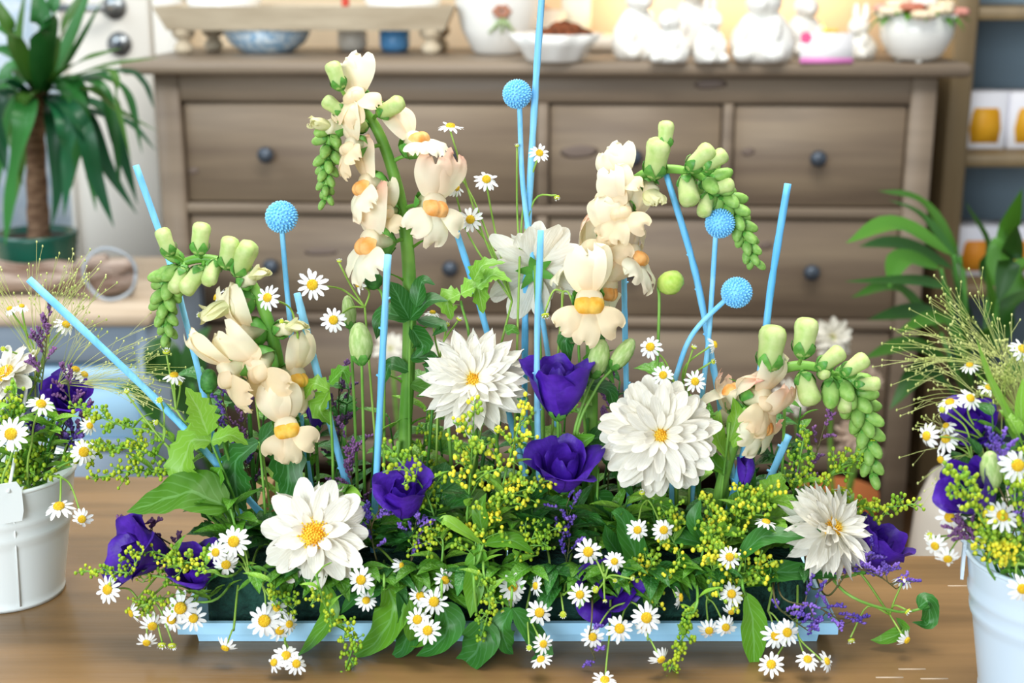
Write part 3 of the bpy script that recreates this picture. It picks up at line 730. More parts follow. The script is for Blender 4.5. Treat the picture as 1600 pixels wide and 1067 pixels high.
# figurines
def rabbit(label, px, py, s, rot, tall=1., ears=True):
    q = PZ(px, py, TZ); t = thing('ceramic_figurine', label, 'figurine', q, 'white ceramic figurines on the dresser', rot)
    M = Matrix.Translation(q) @ Matrix.Rotation(rot, 4, 'Z') @ Matrix.Scale(s, 4)
    part('body', MB().lathe([(.001, 0), (.30, 0), (.36, .06), (.40, .25), (.36, .48 * tall), (.25, .68 * tall), (.16, .8 * tall), (.001, .84 * tall)], 20, lambda a, h: 1 + .12 * cos(2 * a)).ball((-.2, -.28, .12), .15, 10, 8, (1, 1.3, .8)).ball((.2, -.28, .12), .15, 10, 8, (1, 1.3, .8)).ball((-.2, -.27, .42), .09, 8, 6, (1, 1, 2)).ball((.2, -.27, .42), .09, 8, 6, (1, 1, 2)), m_ceram, t, M)
    h = part('head', MB().ball((0, -.06, .95 * tall), .25, 14, 10, (1, 1.1, .95)).ball((0, -.3, .9 * tall), .10, 10, 8), m_ceram, t, M)
    if ears:
        for sx in (-1, 1): part('ear', MB().ball((sx * .11, .03, 1.3 * tall), .085, 8, 8, (1, .5, 3.2)), m_ceram, h, M)
rabbit('seated white figurine leftmost in the cluster right of the scalloped bowl', 995, 92, .115, .3, 1.05, False)
rabbit('small white figurine second from left in the dresser cluster', 1046, 98, .085, -.4, .95, False)
rabbit('white figurine behind the gap in the middle of the dresser cluster', 1080, 82, .12, .1, 1.1)
rabbit('white figurine left of the large round figurine on the dresser', 1108, 98, .075, .5, 1.1, True)
rabbit('large round white figurine at the right of the dresser cluster', 1190, 97, .14, -.3, .85, False)
rabbit('slim white figurine behind the left edge of the pink card', 1254, 86, .10, .2, 1.0)
rabbit('white rabbit figurine with upright ears right of the pink card', 1340, 92, .085, -.5, .75)
# price card
q = PZ(1291, 99, TZ)
ct = thing('price_card', 'small white card with pink stripe and pink flower leaning on the dresser', 'card', q)
cm = Matrix.Translation(q) @ Matrix.Rotation(radians(-12), 4, 'X')
part('card', MB().box((-.049, 0, 0), (.049, .002, .056)), mat('card_white', '#f7f5f6'), ct, cm)
part('stripe', MB().box((-.049, -.0006, .0), (.049, .0001, .010)), mat('card_pink', '#dc7fc0'), ct, cm)
fm = MB()
for k in range(5): fm.ball((-.038 + .006 * cos(k * 1.257), -.0004, .047 + .006 * sin(k * 1.257)), .0055, 8, 6, (1, .1, 1))
part('printed_flower', fm, mat('card_flower_pink', '#e8588c'), ct, cm)
fm = MB()
for k in range(3): fm.box((-.03, -.0004, .036 - k * .006), (-.005 + .004 * k, .0001, .0375 - k * .006))
part('printed_lines', fm, mat('card_grey_print', '#d8a8bc'), ct, cm)
# candle lanterns that give the warm light
m_glow = mat('lantern_amber_glow', '#ffb050', None, emit=('#ffb45a', 6))
for px, lb in ((1062, 'glowing amber tealight behind the dresser figurines'), (1292, 'glowing amber tealight behind the pink card')):
    x = (px - 800) / F * 3.02; t = thing('tealight', lb, 'candle', (x, 3.14, TZ))
    part('holder', MB().lathe([(.001, 0), (.03, 0), (.036, .015), (.037, .04), (.033, .04), (.03, .012), (.001, .01)], 20), mat('amber_glass', '#d98a30', '#e8a048', 4, .2), t, Matrix.Translation((x, 3.14, TZ)))
    part('flame', MB().lathe([(.001, .018), (.006, .024), (.007, .032), (.004, .042), (.001, .052)], 12), m_glow, t, Matrix.Translation((x, 3.14, TZ)))
    l = bpy.data.lights.new('tealight_glow', 'POINT'); l.energy = 2.2; l.color = (1, .68, .36); l.shadow_soft_size = .03
    lo = bpy.data.objects.new('tealight_glow', l); col.objects.link(lo); lo.location = (x, 3.12, TZ + .14)
# bowl of flowers
q = PZ(1432, 99, TZ) + Vector((.01, .05, 0))
fb = thing('planted_bowl', 'round white bowl on small feet with pale pink flowers at dresser right', 'bowl', q)
part('bowl_body', MB().lathe([(.001, .004), (.035, .004), (.05, .014), (.066, .045), (.073, .088), (.069, .088), (.06, .045), (.001, .03)], 32), m_ceram, fb, Matrix.Translation(q))
for k in range(3): part('foot', MB().ball(q + Vector((.03 * cos(k * 2.1 + .5), .03 * sin(k * 2.1 + .5), .005)), .007, 8, 6), m_ceram, fb)
bq = thing('flower_bunch', 'pale pink and cream blossoms with green leaves in the white bowl', 'flower', q + Vector((0, 0, .05)))
fcol = [mat('blossom_cream', '#ecd6b0', '#f4e4c6'), mat('blossom_rose', '#dc9080', '#eab0a0'), mat('blossom_white', '#f4eee4'), mat('blossom_brick', '#b86a52', '#c88068')]
for k in range(17):
    a = k * 2.4; r = .078 * sqrt((k + .5) / 17); c = q + Vector((r * cos(a), r * sin(a), .082 + .028 * (1 - (r / .08) ** 2)))
    bm = MB()
    for j in range(7):
        b = j * .9; e = c + Vector((.012 * cos(b), .012 * sin(b), .003)); bm.ball(e, .014, 6, 5, (1, 1, .6))
    part('blossom', bm, fcol[k % 4 if k % 5 else 0], bq)
for k in range(22):
    a = k * 2.4; part('leaf', LF[k % 2], m_leaf, bq, frame(q + Vector((.05 * cos(a), .05 * sin(a), .085)), Vector((cos(a), sin(a), .3 * sin(k))), Vector((0, 0, 1)), .05))

# ---------------------------------------------------------------- shelf unit at the right
m_shelf = mat('bookcase_olive_brown_wood', '#7c6a4c', '#8f7b5a', 3, .5, stretch=(6, 1, .6), detail=5)
m_sback = mat('bookcase_blue_grey_back', '#8aa2b2', '#9ab0be', 2, .7)
SD = 2.86; sx = lambda px, py: P(px, py, SD).x
st = thing('bookcase', 'tall brown bookcase with blue-grey back beside the dresser', 'bookcase', (.95, SD, 0))
X0, X1 = sx(1487, 100), sx(1523, 100)
part('side_panel', MB().box((X0, SD, 0), (X1, SD + .36, 2.0), .003), m_shelf, st)
part('side_panel', MB().box((X1 + .8, SD, 0), (X1 + .87, SD + .36, 2.0), .003), m_shelf, st)
part('back_panel', MB().box((X1, SD + .33, 0), (X1 + .8, SD + .35, 2.0)), m_sback, st)
for py in (11, 242, 447, 640): z = P(1560, py, SD).z; part('shelf_board', MB().box((X1 + .001, SD + .004, z - .026), (X1 + .799, SD + .33, z), .002), m_shelf, st)
m_box = mat('box_white_card', '#eef0fa', '#f6f6fc', 3, .5); m_candle = mat('printed_amber_jar', '#d88a08', '#f2b82c', 9, .5); m_or = mat('printed_orange_jar', '#d97a10', '#eda030', 9, .5)
def candle_box(label, xa, xb, ya, yb, mm):
    z0 = P(1560, {240: 242, 445: 447}[yb], SD).z + .0005; a = max(X1 + .002, P(xa, yb, SD + .1).x); b = P(xb, yb, SD + .1).x; h = .97 * (P(1560, ya, SD + .1).z - z0)
    t = thing('candle_box', label, 'box', ((a + b) / 2, SD + .14, z0), 'white candle boxes on the bookcase')
    part('carton', MB().box((a, SD + .1, z0), (b, SD + .19, z0 + h), .0015), m_box, t)
    c = (a + b) / 2; r = (b - a) * .33; pr = [(-r, .1), (r, .1), (r * 1.15, .35), (r, .62), (r * .85, .72), (-r * .85, .72), (-r, .62), (-r * 1.15, .35)]
    part('printed_jar', MB().add([(c + x, SD + .0993, z0 + h * y) for x, y in pr] + [(c + x, SD + .1002, z0 + h * y) for x, y in pr], [tuple(range(8))[::-1]] + [(i, (i + 1) % 8, 8 + (i + 1) % 8, 8 + i) for i in range(8)]), mm, t)
candle_box('white candle box with amber jar print, left on the upper bookcase shelf', 1503, 1568, 141, 240, m_candle)
candle_box('white candle box with amber jar print, right on the upper bookcase shelf', 1573, 1642, 141, 240, m_candle)
candle_box('white box with orange jar print behind the palm, left on the lower shelf', 1490, 1556, 352, 445, m_or)
candle_box('white box with orange jar print behind the palm, right on the lower shelf', 1560, 1635, 352, 445, m_or)

# ---------------------------------------------------------------- palm
m_palm = leafmat('palm_leaf_green', '#2f5e18', '#4f8a28', '#fff'); m_palmd = leafmat('palm_leaf_dark', '#1f4418', '#356a24', '#fff')
pc = P(1535, 700, 2.05); pb = Vector((pc.x, 2.05, 0))
pp = thing('palm_pot', 'rounded cream pot on the floor behind the right bucket', 'pot', pb)
part('pot_body', MB().lathe([(.001, 0), (.05, 0), (.07, .02), (.092, .1), (.1, .2), (.094, .29), (.075, .345), (.068, .345), (.08, .28), (.001, .27)], 32), m_cream, pp, Matrix.Translation(pb))
pt = thing('potted_palm', 'leafy green palm with arching leaves in front of the bookcase', 'plant', pb + Vector((0, 0, .3)))
pal = [((1520, 640), (1500, 400), (1440, 318), (1372, 298), 24), ((1520, 640), (1505, 420), (1440, 340), (1388, 312), 22), ((1525, 640), (1490, 400), (1400, 352), (1322, 380), 30),
       ((1525, 640), (1490, 420), (1410, 385), (1342, 385), 30), ((1520, 640), (1470, 420), (1410, 405), (1388, 450), 28), ((1520, 640), (1480, 450), (1430, 440), (1320, 440), 20),
       ((1525, 660), (1470, 520), (1400, 450), (1330, 465), 22), ((1525, 660), (1480, 500), (1430, 490), (1355, 500), 30), ((1530, 660), (1480, 560), (1420, 540), (1350, 560), 26),
       ((1530, 640), (1545, 450), (1540, 380), (1508, 315), 26), ((1530, 640), (1548, 450), (1570, 380), (1597, 295), 26), ((1530, 640), (1560, 470), (1580, 400), (1590, 352), 22),
       ((1530, 640), (1560, 480), (1600, 420), (1650, 410), 34), ((1530, 660), (1545, 560), (1580, 480), (1660, 440), 30), ((1530, 660), (1510, 560), (1470, 500), (1400, 520), 26),
       ((1535, 660), (1530, 560), (1510, 500), (1490, 430), 30), ((1535, 660), (1540, 560), (1550, 500), (1540, 410), 28), ((1535, 680), (1480, 600), (1440, 580), (1390, 640), 26), ((1535, 680), (1570, 600), (1610, 560), (1680, 580), 30)]
for k, l in enumerate(pal):
    D = 2.05 - .12 * (k % 3) + .05; q = [P(l[0][0], l[0][1], 2.05), P(*l[1], D), P(*l[2], D), P(*l[3], D - .05)]
    base, tip = spline([q[0], q[1]], 3), q[1:]
    o3 = part('stalk', MB().tube([q[0], q[1]], .003, 6), m_gdark, pt)
    part('leaf', ribbon(tip if len(tip) > 2 else q, l[4] * .8 * mpp(q[1]), pr_lance, None, .2, 6), (m_palm, m_palmd)[k % 2], pt)

# ---------------------------------------------------------------- left: cabinet, driftwood, yucca
m_cab = mat('cabinet_blue_grey_paint', '#8ea0b2', '#a2b2c2', 2, .45); m_cabt = mat('cabinet_top_sanded_wood', '#b8a48c', '#cbb9a2', 4, .6, stretch=(1, 6, 1))
CY = 2.2; cx = lambda px, py: P(px, py, CY).x; cz = lambda py: P(100, py, CY).z
ct = thing('low_cabinet', 'low blue-grey cabinet with pale wooden top under the yucca', 'cabinet', (-1.0, CY, 0))
xr = cx(232, 560); xl = -1.5; zt = cz(486)
part('top_board', MB().box((xl - .01, CY - .02, zt - .022), (xr + .012, CY + .45, zt), .003), m_cabt, ct)
part('side_panel', MB().box((xr - .02, CY, 0), (xr, CY + .43, zt - .022), .002), m_cab, ct); part('side_panel', MB().box((xl, CY, 0), (xl + .02, CY + .43, zt - .022), .002), m_cab, ct)
part('back_panel', MB().box((xl, CY + .4, .0), (xr, CY + .42, zt - .022)), m_cab, ct)
zs = cz(690)
part('drawer', MB().box((xl + .02, CY + .002, cz(566)), (xr - .02, CY + .02, zt - .025), .002), m_cab, ct)
part('shelf', MB().box((xl + .02, CY + .002, zs - .02), (xr - .02, CY + .4, zs), .002), m_cab, ct)
part('drawer', MB().box((xl + .02, CY + .002, .08), (xr - .02, CY + .02, zs - .022), .002), m_cab, ct)
bx = thing('storage_box', 'pale sky-blue box in the open compartment of the low cabinet', 'box', ((cx(90, 640) + xr) / 2, CY + .1, zs))
part('box_body', MB().box((cx(60, 640), CY + .012, zs + .0005), (xr - .024, CY + .26, cz(600)), .003), mat('box_pale_blue', '#a4d4f4', '#b8e0f8', 3, .4), bx)
part('lid', MB().box((cx(60, 640) - .004, CY + .006, cz(600)), (xr - .0215, CY + .264, cz(576)), .003), mat('box_lid_pale_blue', '#b4dcf8', '#c4e6fa', 3, .4), bx)
# driftwood
dm = MB(); pts = [P(x, y, 2.32) for x, y in ((-160, 440), (-60, 448), (40, 446), (120, 444), (175, 436), (208, 430))]
for p in pts: p.z = zt + .031
dr2 = [.035, .045, .046, .044, .042, .024]
rows_ = []
q = spline(pts, 5)
dm.tube(q, [(.027 + .004 * sin(i * 1.1)) * (1 if 1 < i < len(q) - 3 else .8) for i in range(len(q))], 14)
m_drift = mat('driftwood_weathered', '#6a5040', '#b8a698', 14, .85, stretch=(.5, 3, 3), bump=.8, bscale=30)
dt2 = thing('driftwood_log', 'weathered brown driftwood log lying on the low cabinet', 'driftwood', (pts[2].x, 2.32, zt))
part('log', dm, m_drift, dt2)
for a, b in (((118, 452), (205, 412)), ((100, 450), (168, 404)), ((130, 455), (210, 440))):
    p, r = P(a[0], a[1], 2.3), P(b[0], b[1], 2.3); part('branch_stub', MB().tube(spline([p, p.lerp(r, .5) + Vector((0, 0, .006)), r], 4), [.02] * 6 + [.016, .013, .01], 8), m_drift, dt2)
rg = P(170, 448, 2.25)
solo('metal_ring', MB().tube([Vector((rg.x + .044 * cos(a * pi / 12), 2.262 + .004 * sin(a), zt + .049 + .044 * sin(a * pi / 12))) for a in range(25)], .003, 8), mat('pale_wire', '#8f979e', '#a2aab0', 10, .5), 'thin metal ring standing in front of the driftwood log', 'ring')
# yucca
YD = 2.45; yb = P(62, 432, YD); yz = zt + .0005
pot = thing('ribbed_pot', 'dark green ribbed pot holding the yucca', 'pot', (yb.x, YD, yz))
ph = P(62, 362, YD).z - yz; pr_ = 62 * mpp(yb)
part('pot_body', MB().lathe([(.001, 0), (pr_ * .85, 0)] + [(pr_ * (.88 + .12 * i / 12) + (.0015 if i % 2 else 0), ph * i / 12) for i in range(1, 13)] + [(pr_ * .94, ph), (pr_ * .9, ph * .85), (.001, ph * .85)], 40), mat('pot_dark_green_glaze', '#0f4a3c', '#1a5f4c', 4, .25, spec=.6), pot, Matrix.Translation((yb.x, YD, yz)))
part('soil', MB().lathe([(.001, ph * .86), (pr_ * .9, ph * .855)], 24), mat('dark_soil', '#2c2018', '#3c2c20', 60, .95), pot, Matrix.Translation((yb.x, YD, yz)))
yu = thing('yucca', 'tall yucca with brown trunk and long drooping green leaves', 'plant', (yb.x, YD, yz + ph * .8))
tr = [P(62, 385, YD), P(58, 300, YD), P(56, 200, YD), P(64, 120, YD)]
part('trunk', MB().tube(spline(tr, 6), [17 * mpp(tr[0]) * (1.05 - .02 * i + .05 * sin(i * 2.1)) for i in range(19)], 12), mat('yucca_bark', '#6a4c38', '#9a7a60', 30, .9, bump=.8, bscale=50, stretch=(1, 1, 3)), yu)
m_yu = [leafmat('yucca_leaf_green', '#236028', '#3f8a3a', 'f'), leafmat('yucca_leaf_deep', '#12482a', '#1f6a3c', 'f'), leafmat('yucca_leaf_olive', '#3f6a22', '#5f8c38', 'f')]
YW = 1.12
yl = [((65, 150), (68, 60), (55, -30), 34, 0), ((70, 150), (95, 60), (140, -30), 30, 2), ((72, 150), (110, 70), (150, -40), 36, 0), ((60, 150), (20, 60), (-10, -10), 26, 2), ((60, 150), (30, 90), (40, -20), 18, 2),
      ((70, 135), (120, 100), (190, 75), 20, 2), ((70, 140), (160, 105), (250, 90), 14, 2), ((75, 130), (190, 112), (225, 130), (241, 170), 13, 1), ((75, 150), (140, 140), (180, 170), (245, 205), 14, 2), ((80, 160), (160, 180), (205, 195), (244, 236), 15, 1),
      ((70, 130), (170, 110), (185, 170), (205, 250), 10, 2), ((60, 130), (110, 135), (122, 210), (112, 295), 36, 0), ((50, 130), (20, 110), (10, 200), (-5, 300), 40, 0), ((40, 150), (40, 180), (20, 300), (8, 385), 32, 0),
      ((75, 150), (130, 180), (165, 260), (214, 335), 26, 1), ((75, 150), (125, 190), (150, 280), (178, 355), 24, 1), ((75, 160), (85, 200), (92, 290), (80, 360), 24, 1), ((75, 150), (160, 170), (190, 240), (215, 320), 22, 1),
      ((50, 150), (-10, 130), (-30, 230), (-30, 320), 34, 1), ((65, 140), (40, 100), (0, 80), (-60, 100), 30, 0), ((70, 150), (110, 170), (140, 230), (135, 280), 24, 1), ((60, 150), (10, 150), (0, 210), (10, 270), 30, 1),
      ((65, 150), (100, 110), (130, 60), (160, 0), 22, 0), ((70, 140), (115, 150), (135, 230), (150, 330), 24, 0), ((60, 140), (30, 130), (-5, 220), (-20, 400), 30, 0), ((70, 150), (100, 180), (108, 260), (100, 340), 26, 1), ((75, 140), (150, 130), (178, 200), (188, 300), 18, 0), ((50, 160), (35, 200), (30, 270), (18, 340), 28, 2), ((75, 140), (150, 120), (200, 150), (222, 240), 16, 0), ((60, 140), (20, 60), (-20, 40), 24, 0), ((65, 140), (80, 40), (90, -30), 28, 0), ((60, 150), (40, 150), (25, 210), (35, 290), 26, 2)]
for k, l in enumerate(yl):
    D = YD - .08 + .08 * ((k * 7) % 5 - 2) / 2
    q = [P(l[0][0], l[0][1], YD)] + [P(a, b, D) for a, b in l[1:-2]]
    part('leaf', ribbon(q, l[-2] * .5 * YW * mpp(q[0]), pr_strap, None, .3, 7), m_yu[l[-1]], yu)
# broad-leaved plant behind the left of the arrangement
bp = P(350, 700, 2.38); bb = Vector((bp.x, 2.38, 0))
t = thing('plant_pot', 'brown pot on the floor between low cabinet and dresser', 'pot', bb); part('pot_body', MB().lathe([(.001, 0), (.045, 0), (.058, .2), (.054, .2), (.04, .02), (.001, .15)], 24), mat('pot_brown', '#5a4030'), t, Matrix.Translation(bb))
bt = thing('broad_leaved_plant', 'dark broad-leaved plant in front of the dresser left end', 'plant', bb + Vector((0, 0, .15)))
for k, l in enumerate((((345, 760), (270, 600), (245, 545), (228, 590), 60), ((345, 760), (300, 600), (310, 540), (330, 510), 50), ((345, 760), (250, 660), (215, 610), (180, 608), 34), ((345, 760), (310, 680), (350, 620), (370, 640), 50), ((345, 760), (290, 650), (290, 600), (270, 540), 46))):
    q = [P(a, b, 2.12 - .03 * (k % 2)) for a, b in l[:4]]; q[0] = bb + Vector((0, 0, .16))
    part('stalk', MB().tube(q[:2], .004, 6), m_gdark, bt); part('leaf', ribbon(q[1:], l[4] * .5 * mpp(q[1]), pr_ovate, None, .15, 6), m_palmd, bt)

# pots with blooms on the floor before the dresser, right of centre
m_terra = mat('terracotta', '#b5642e', '#c97a40', 4, .7)
tb = P(1310, 760, 2.2); tb.z = 0
t = thing('terracotta_pot', 'orange terracotta pot low behind the right part of the arrangement', 'pot', tb)
part('pot_body', MB().lathe([(.001, 0), (.045, 0), (.062, .235), (.068, .235), (.068, .268), (.061, .268), (.056, .23), (.001, .22)], 28), m_terra, t, Matrix.Translation(tb))
for (px, py, r, lb, mm) in ((1300, 528, 34, 'blurred white dahlia behind the arching right snapdragon', m_white[0]), (1355, 596, 28, 'blurred pinkish dahlia behind the arching right snapdragon', mat('dahlia_dusty_pink', '#cdb6a2', '#dcc8b6', 3, .6, .2)), (1240, 620, 30, 'blurred white dahlia low behind the right snapdragon blossoms', m_white[0]), (1335, 680, 30, 'blurred dusty pink dahlia above the terracotta pot', mat('dahlia_dusty_pink', '#cdb6a2'))):
    c = P(px, py, 2.15); n = cdir((.1, .35, 1)); dt_ = thing('dahlia', lb, 'flower', tb + Vector((0, 0, .221)))
    head_parts(dt_, c, n, r * mpp(c), DR, [(12, -12, 1, .06), (11, 8, .9, .08), (10, 25, .7, .1), (7, 50, .45, .1)], mm, seed=px)
    add_stem(dt_, [tb + Vector((0, 0, .221)), tb.lerp(c, .6), c], .004)
tb2 = P(650, 760, 2.3); tb2.z = 0
t = thing('floor_pot', 'dark pot on the floor behind the tall snapdragon stem', 'pot', tb2)
part('pot_body', MB().lathe([(.001, 0), (.06, 0), (.085, .24), (.08, .24), (.05, .02), (.001, .2)], 24), mat('pot_dark_brown', '#4a3a30'), t, Matrix.Translation(tb2))
for (px, py, lb) in ((610, 545, 'blurred white bloom behind the tall snapdragon stem'), (692, 555, 'blurred white bloom just left of the middle dahlia')):
    c = P(px, py, 2.25); dt_ = thing('dahlia', lb, 'flower', tb2 + Vector((0, 0, .21)))
    head_parts(dt_, c, cdir((.1, .4, 1)), 27 * mpp(c), DR, [(12, -12, 1, .06), (11, 8, .9, .08), (10, 25, .7, .1), (7, 50, .45, .1)], m_white[0], seed=px)
    add_stem(dt_, [tb2 + Vector((0, 0, .21)), tb2.lerp(c, .6), c], .004)

# ---------------------------------------------------------------- table
tab = thing('display_table', 'brown stained wooden table carrying the flower tray and buckets', 'table', (0, 1.0, 0))
poly = [(-1.0, .55), (1.0, .55), (1.0, 1.122), (-.24, 1.116), (-.24, 1.315), (-1.0, 1.315)]
n = len(poly); mb = MB().add([(x, y, T - .035) for x, y in poly] + [(x, y, T - .002) for x, y in poly] + [(x * .999, y + (.002 if y < .6 else -.002), T) for x, y in poly],
    [tuple(range(n))[::-1], tuple(range(2 * n, 3 * n))] + [(i, (i + 1) % n, n + (i + 1) % n, n + i) for i in range(n)] + [(n + i, n + (i + 1) % n, 2 * n + (i + 1) % n, 2 * n + i) for i in range(n)])
part('tabletop', flat(mb.mesh('tabletop')), m_table, tab)
for lx_, ly in ((-.94, .62), (.94, .62), (.94, 1.06), (-.94, 1.25)): part('leg', MB().box((lx_ - .03, ly - .03, 0), (lx_ + .03, ly + .03, T - .035), .003), m_table, tab)
for k, (px, py) in enumerate(((1500, 915), (1390, 1058), (1460, 1060), (1425, 1045))):
    q = PZ(px, py, T + .0002); part('scratch', MB().box((q.x - .010, q.y - .0008, T - .001), (q.x + .010, q.y + .0008, T + .0003)), mat('scratch_pale', '#b8a48c'), tab)
# tray and foam
m_tray = mat('tray_white_plastic', '#a8deff', '#bce8ff', 3, .25, spec=.5)
trx0 = P(310, 1003, .955).x; trx1 = P(1277, 1003, .955).x; ry0 = .950; ry1 = 1.085
tt = thing('flower_tray', 'long shallow pale blue-white tray under the flower arrangement', 'tray', ((trx0 + trx1) / 2, 1.02, T))
def rect(x0, x1, y0, y1, z): return [(x0, y0, z), (x1, y0, z), (x1, y1, z), (x0, y1, z)]
e = .014
mb = MB().grid([rect(trx0, trx1, .957, 1.078, T + .0003), rect(trx0 - .001, trx1 + .001, .955, 1.08, T + .009), rect(trx0 - e, trx1 + e, .950, 1.085, T + .0095), rect(trx0 - e, trx1 + e, .949, 1.086, T + .0195), rect(trx0 - e + .004, trx1 + e - .004, .953, 1.082, T + .0195), rect(trx0 + .003, trx1 - .003, .96, 1.075, T + .004)], True)
mb.f.append((3, 2, 1, 0)); mb.f.append((20, 21, 22, 23)); part('tray_body', flat(mb.mesh('tray_body')), m_tray, tt)
nb = 2; L = (trx1 - trx0 - .012) / nb
for k in range(nb):
    a = trx0 + .006 + k * L
    solo('floral_foam', MB().box((a, .964, T + .0045), (a + L - .002, 1.072, FTOP), .004), m_foam, ('dark green floral foam block in the left half of the tray', 'dark green floral foam block in the right half of the tray')[k], 'foam block')
# buckets
def bucket(label, x, y, m, ear_a, hlean):
    t = thing('flower_bucket', label, 'bucket', (x, y, T)); M = Matrix.Translation((x, y, T + .0003))
    h = .105; r0, r1 = .043, .060; pf = [(.001, .002), (r0 - .002, .002), (r0 + .001, 0), (r0 + .0012, .003)]
    for i in range(1, 25):
        z = h * i / 24; pf.append((r0 + (r1 - r0) * i / 24 + (.0016 if i in (14, 15, 17, 18) else 0), z))
    pf += [(r1 - .002, h), (r1 - .004, h * .95), (r0, .02), (.001, .02)]
    part('bucket_body', MB().lathe(pf, 48), m, t, M)
    part('rim', MB().tube([(r1 * cos(k * pi / 24), r1 * sin(k * pi / 24), h) for k in range(49)], .0018, 8, False), m, t, M)
    part('seam', MB().tube([((r0 + .0014) * cos(ear_a + .05), (r0 + .0014) * sin(ear_a + .05), .004), ((r1 + .0002) * cos(ear_a + .05), (r1 + .0002) * sin(ear_a + .05), h * .97)], .0007, 5), m, t, M)
    hp = []
    for a in (ear_a, ear_a + pi):
        c, s = cos(a), sin(a); em = Matrix((( -s, c, 0, c * (r1 + .001)), (c, s, 0, s * (r1 + .001)), (0, 0, 1, h), (0, 0, 0, 1)))
        prof = [(-.008, -.022), (.008, -.022), (.010, -.014), (.010, .004), (.007, .010), (-.007, .010), (-.010, .004), (-.010, -.014)]
        part('ear', flat(MB().add([(u, -.001, v) for u, v in prof] + [(u, .0012, v) for u, v in prof], [tuple(range(8)), tuple(range(8, 16))[::-1]] + [(i, 8 + i, 8 + (i + 1) % 8, (i + 1) % 8) for i in range(8)]).mesh('ear')), m, t, M @ em)
        hp.append(Vector((c * (r1 + .003), s * (r1 + .003), h + .003)))
    mid = (hp[0] + hp[1]) / 2; ln = hlean
    part('handle', MB().tube([hp[0] * (1 - k / 24) + hp[1] * (k / 24) + Vector(ln) * sin(pi * k / 24) for k in range(25)], .0015, 6), m, t, M)
    return Vector((x, y, T + .07))
LBK = bucket('white enamel bucket with flowers at the left edge of the table', -.4155, 1.047, mat('bucket_white_enamel', '#e6eeec', '#eff5f3', 3, .25, spec=.5), -1.1, (.02, .03, .075))
RBK = bucket('pale blue-white bucket with flowers at the right edge of the table', .376, .878, mat('bucket_pale_blue_enamel', '#cfe4f6', '#dcecf8', 3, .25, spec=.5), -.3, (.02, .05, .06))
# ================================================================ THE ARRANGEMENT
# ---- blue painted twigs
stick('tallest blue painted twig, rising past the top beside a blue globe', [(848, -25), (836, 150), (823, 400), (820, 560)], 1.06, 818, 5.4)
stick('blue painted twig with cut top in front of the rear-facing dahlia', [(845, 360), (839, 560), (843, 770)], .99, 852, 5, 1.0)
stick('blue painted twig at far left slanting over the white bucket', [(45, 436), (245, 625), (352, 740)], 1.0, 455, 6)
stick('blue painted twig leaning left with a pale broken tip', [(212, 258), (268, 420), (310, 580), (345, 730)], 1.03, 400, 5.2)
stick('blue painted twig upright left of the tall snapdragon stem', [(606, 398), (596, 590), (585, 810)], .985, 583, 5.6, 1.0)
stick('blue painted twig below the tall snapdragon right blossom', [(706, 340), (738, 440), (764, 530)], 1.06, 850, 5.2)
stick('thick blue painted twig beside the stem of the left blue globe', [(464, 458), (490, 560), (536, 735)], 1.02, 575, 6)
stick('blue painted twig under the middle snapdragon blossoms', [(975, 420), (977, 535)], 1.06, 985, 4.6)
stick('blue painted twig starting below the arching middle snapdragon', [(1041, 272), (1085, 420), (1112, 560), (1136, 690)], 1.04, 1165, 5.4)
stick('blue painted twig rightmost of the upright ones, with a cut top', [(1231, 287), (1206, 440), (1186, 590), (1146, 770)], 1.01, 1118, 5.8)
stick('short blue painted twig leaning right under the right snapdragon', [(1232, 680), (1197, 760)], 1.03, 1150, 6)
# ---- blue globes
craspedia('blue painted globe flower leftmost, before the left drawer', 440, 339, 1.03, 24.5, [(441, 364), (448, 450), (460, 570), (470, 650)], 500)
craspedia('blue painted globe flower topmost, beside the tallest twig', 808, 147, 1.055, 22, [(812, 170), (820, 320), (857, 560), (885, 790)], 895)
craspedia('blue painted globe flower at the end of the middle snapdragon', 1125, 349, 1.03, 22.5, [(1118, 372), (1108, 520), (1097, 620), (1081, 780)], 1072)
craspedia('blue painted globe flower lowest right, on a bent stalk', 1151, 457, 1.02, 23.5, [(1132, 470), (1085, 518), (1062, 570), (1050, 640)], 1050)
# ---- dahlias
dahlia('white dahlia with broad loose petals low at the left front', 492, 835, .94, (-.06, .22, 1), 84, 'single', 500, 3)
dahlia('white dahlia with pointed petals in the middle', 740, 597, 1.0, (-.03, .3, 1), 86, 'pointed', 740, 4)
dahlia('round white full dahlia right of the middle', 1030, 681, .97, (.02, .12, 1), 91, 'round', 1040, 6)
dahlia('white dahlia seen from the side at the right front', 1296, 828, .96, (.58, .36, .68), 80, 'pointed', 1230, 8)
dahlia('white dahlia seen from behind beneath the peach blossoms', 836, 420, 1.06, (-.05, .45, -.8), 80, 'single', 850, 9)
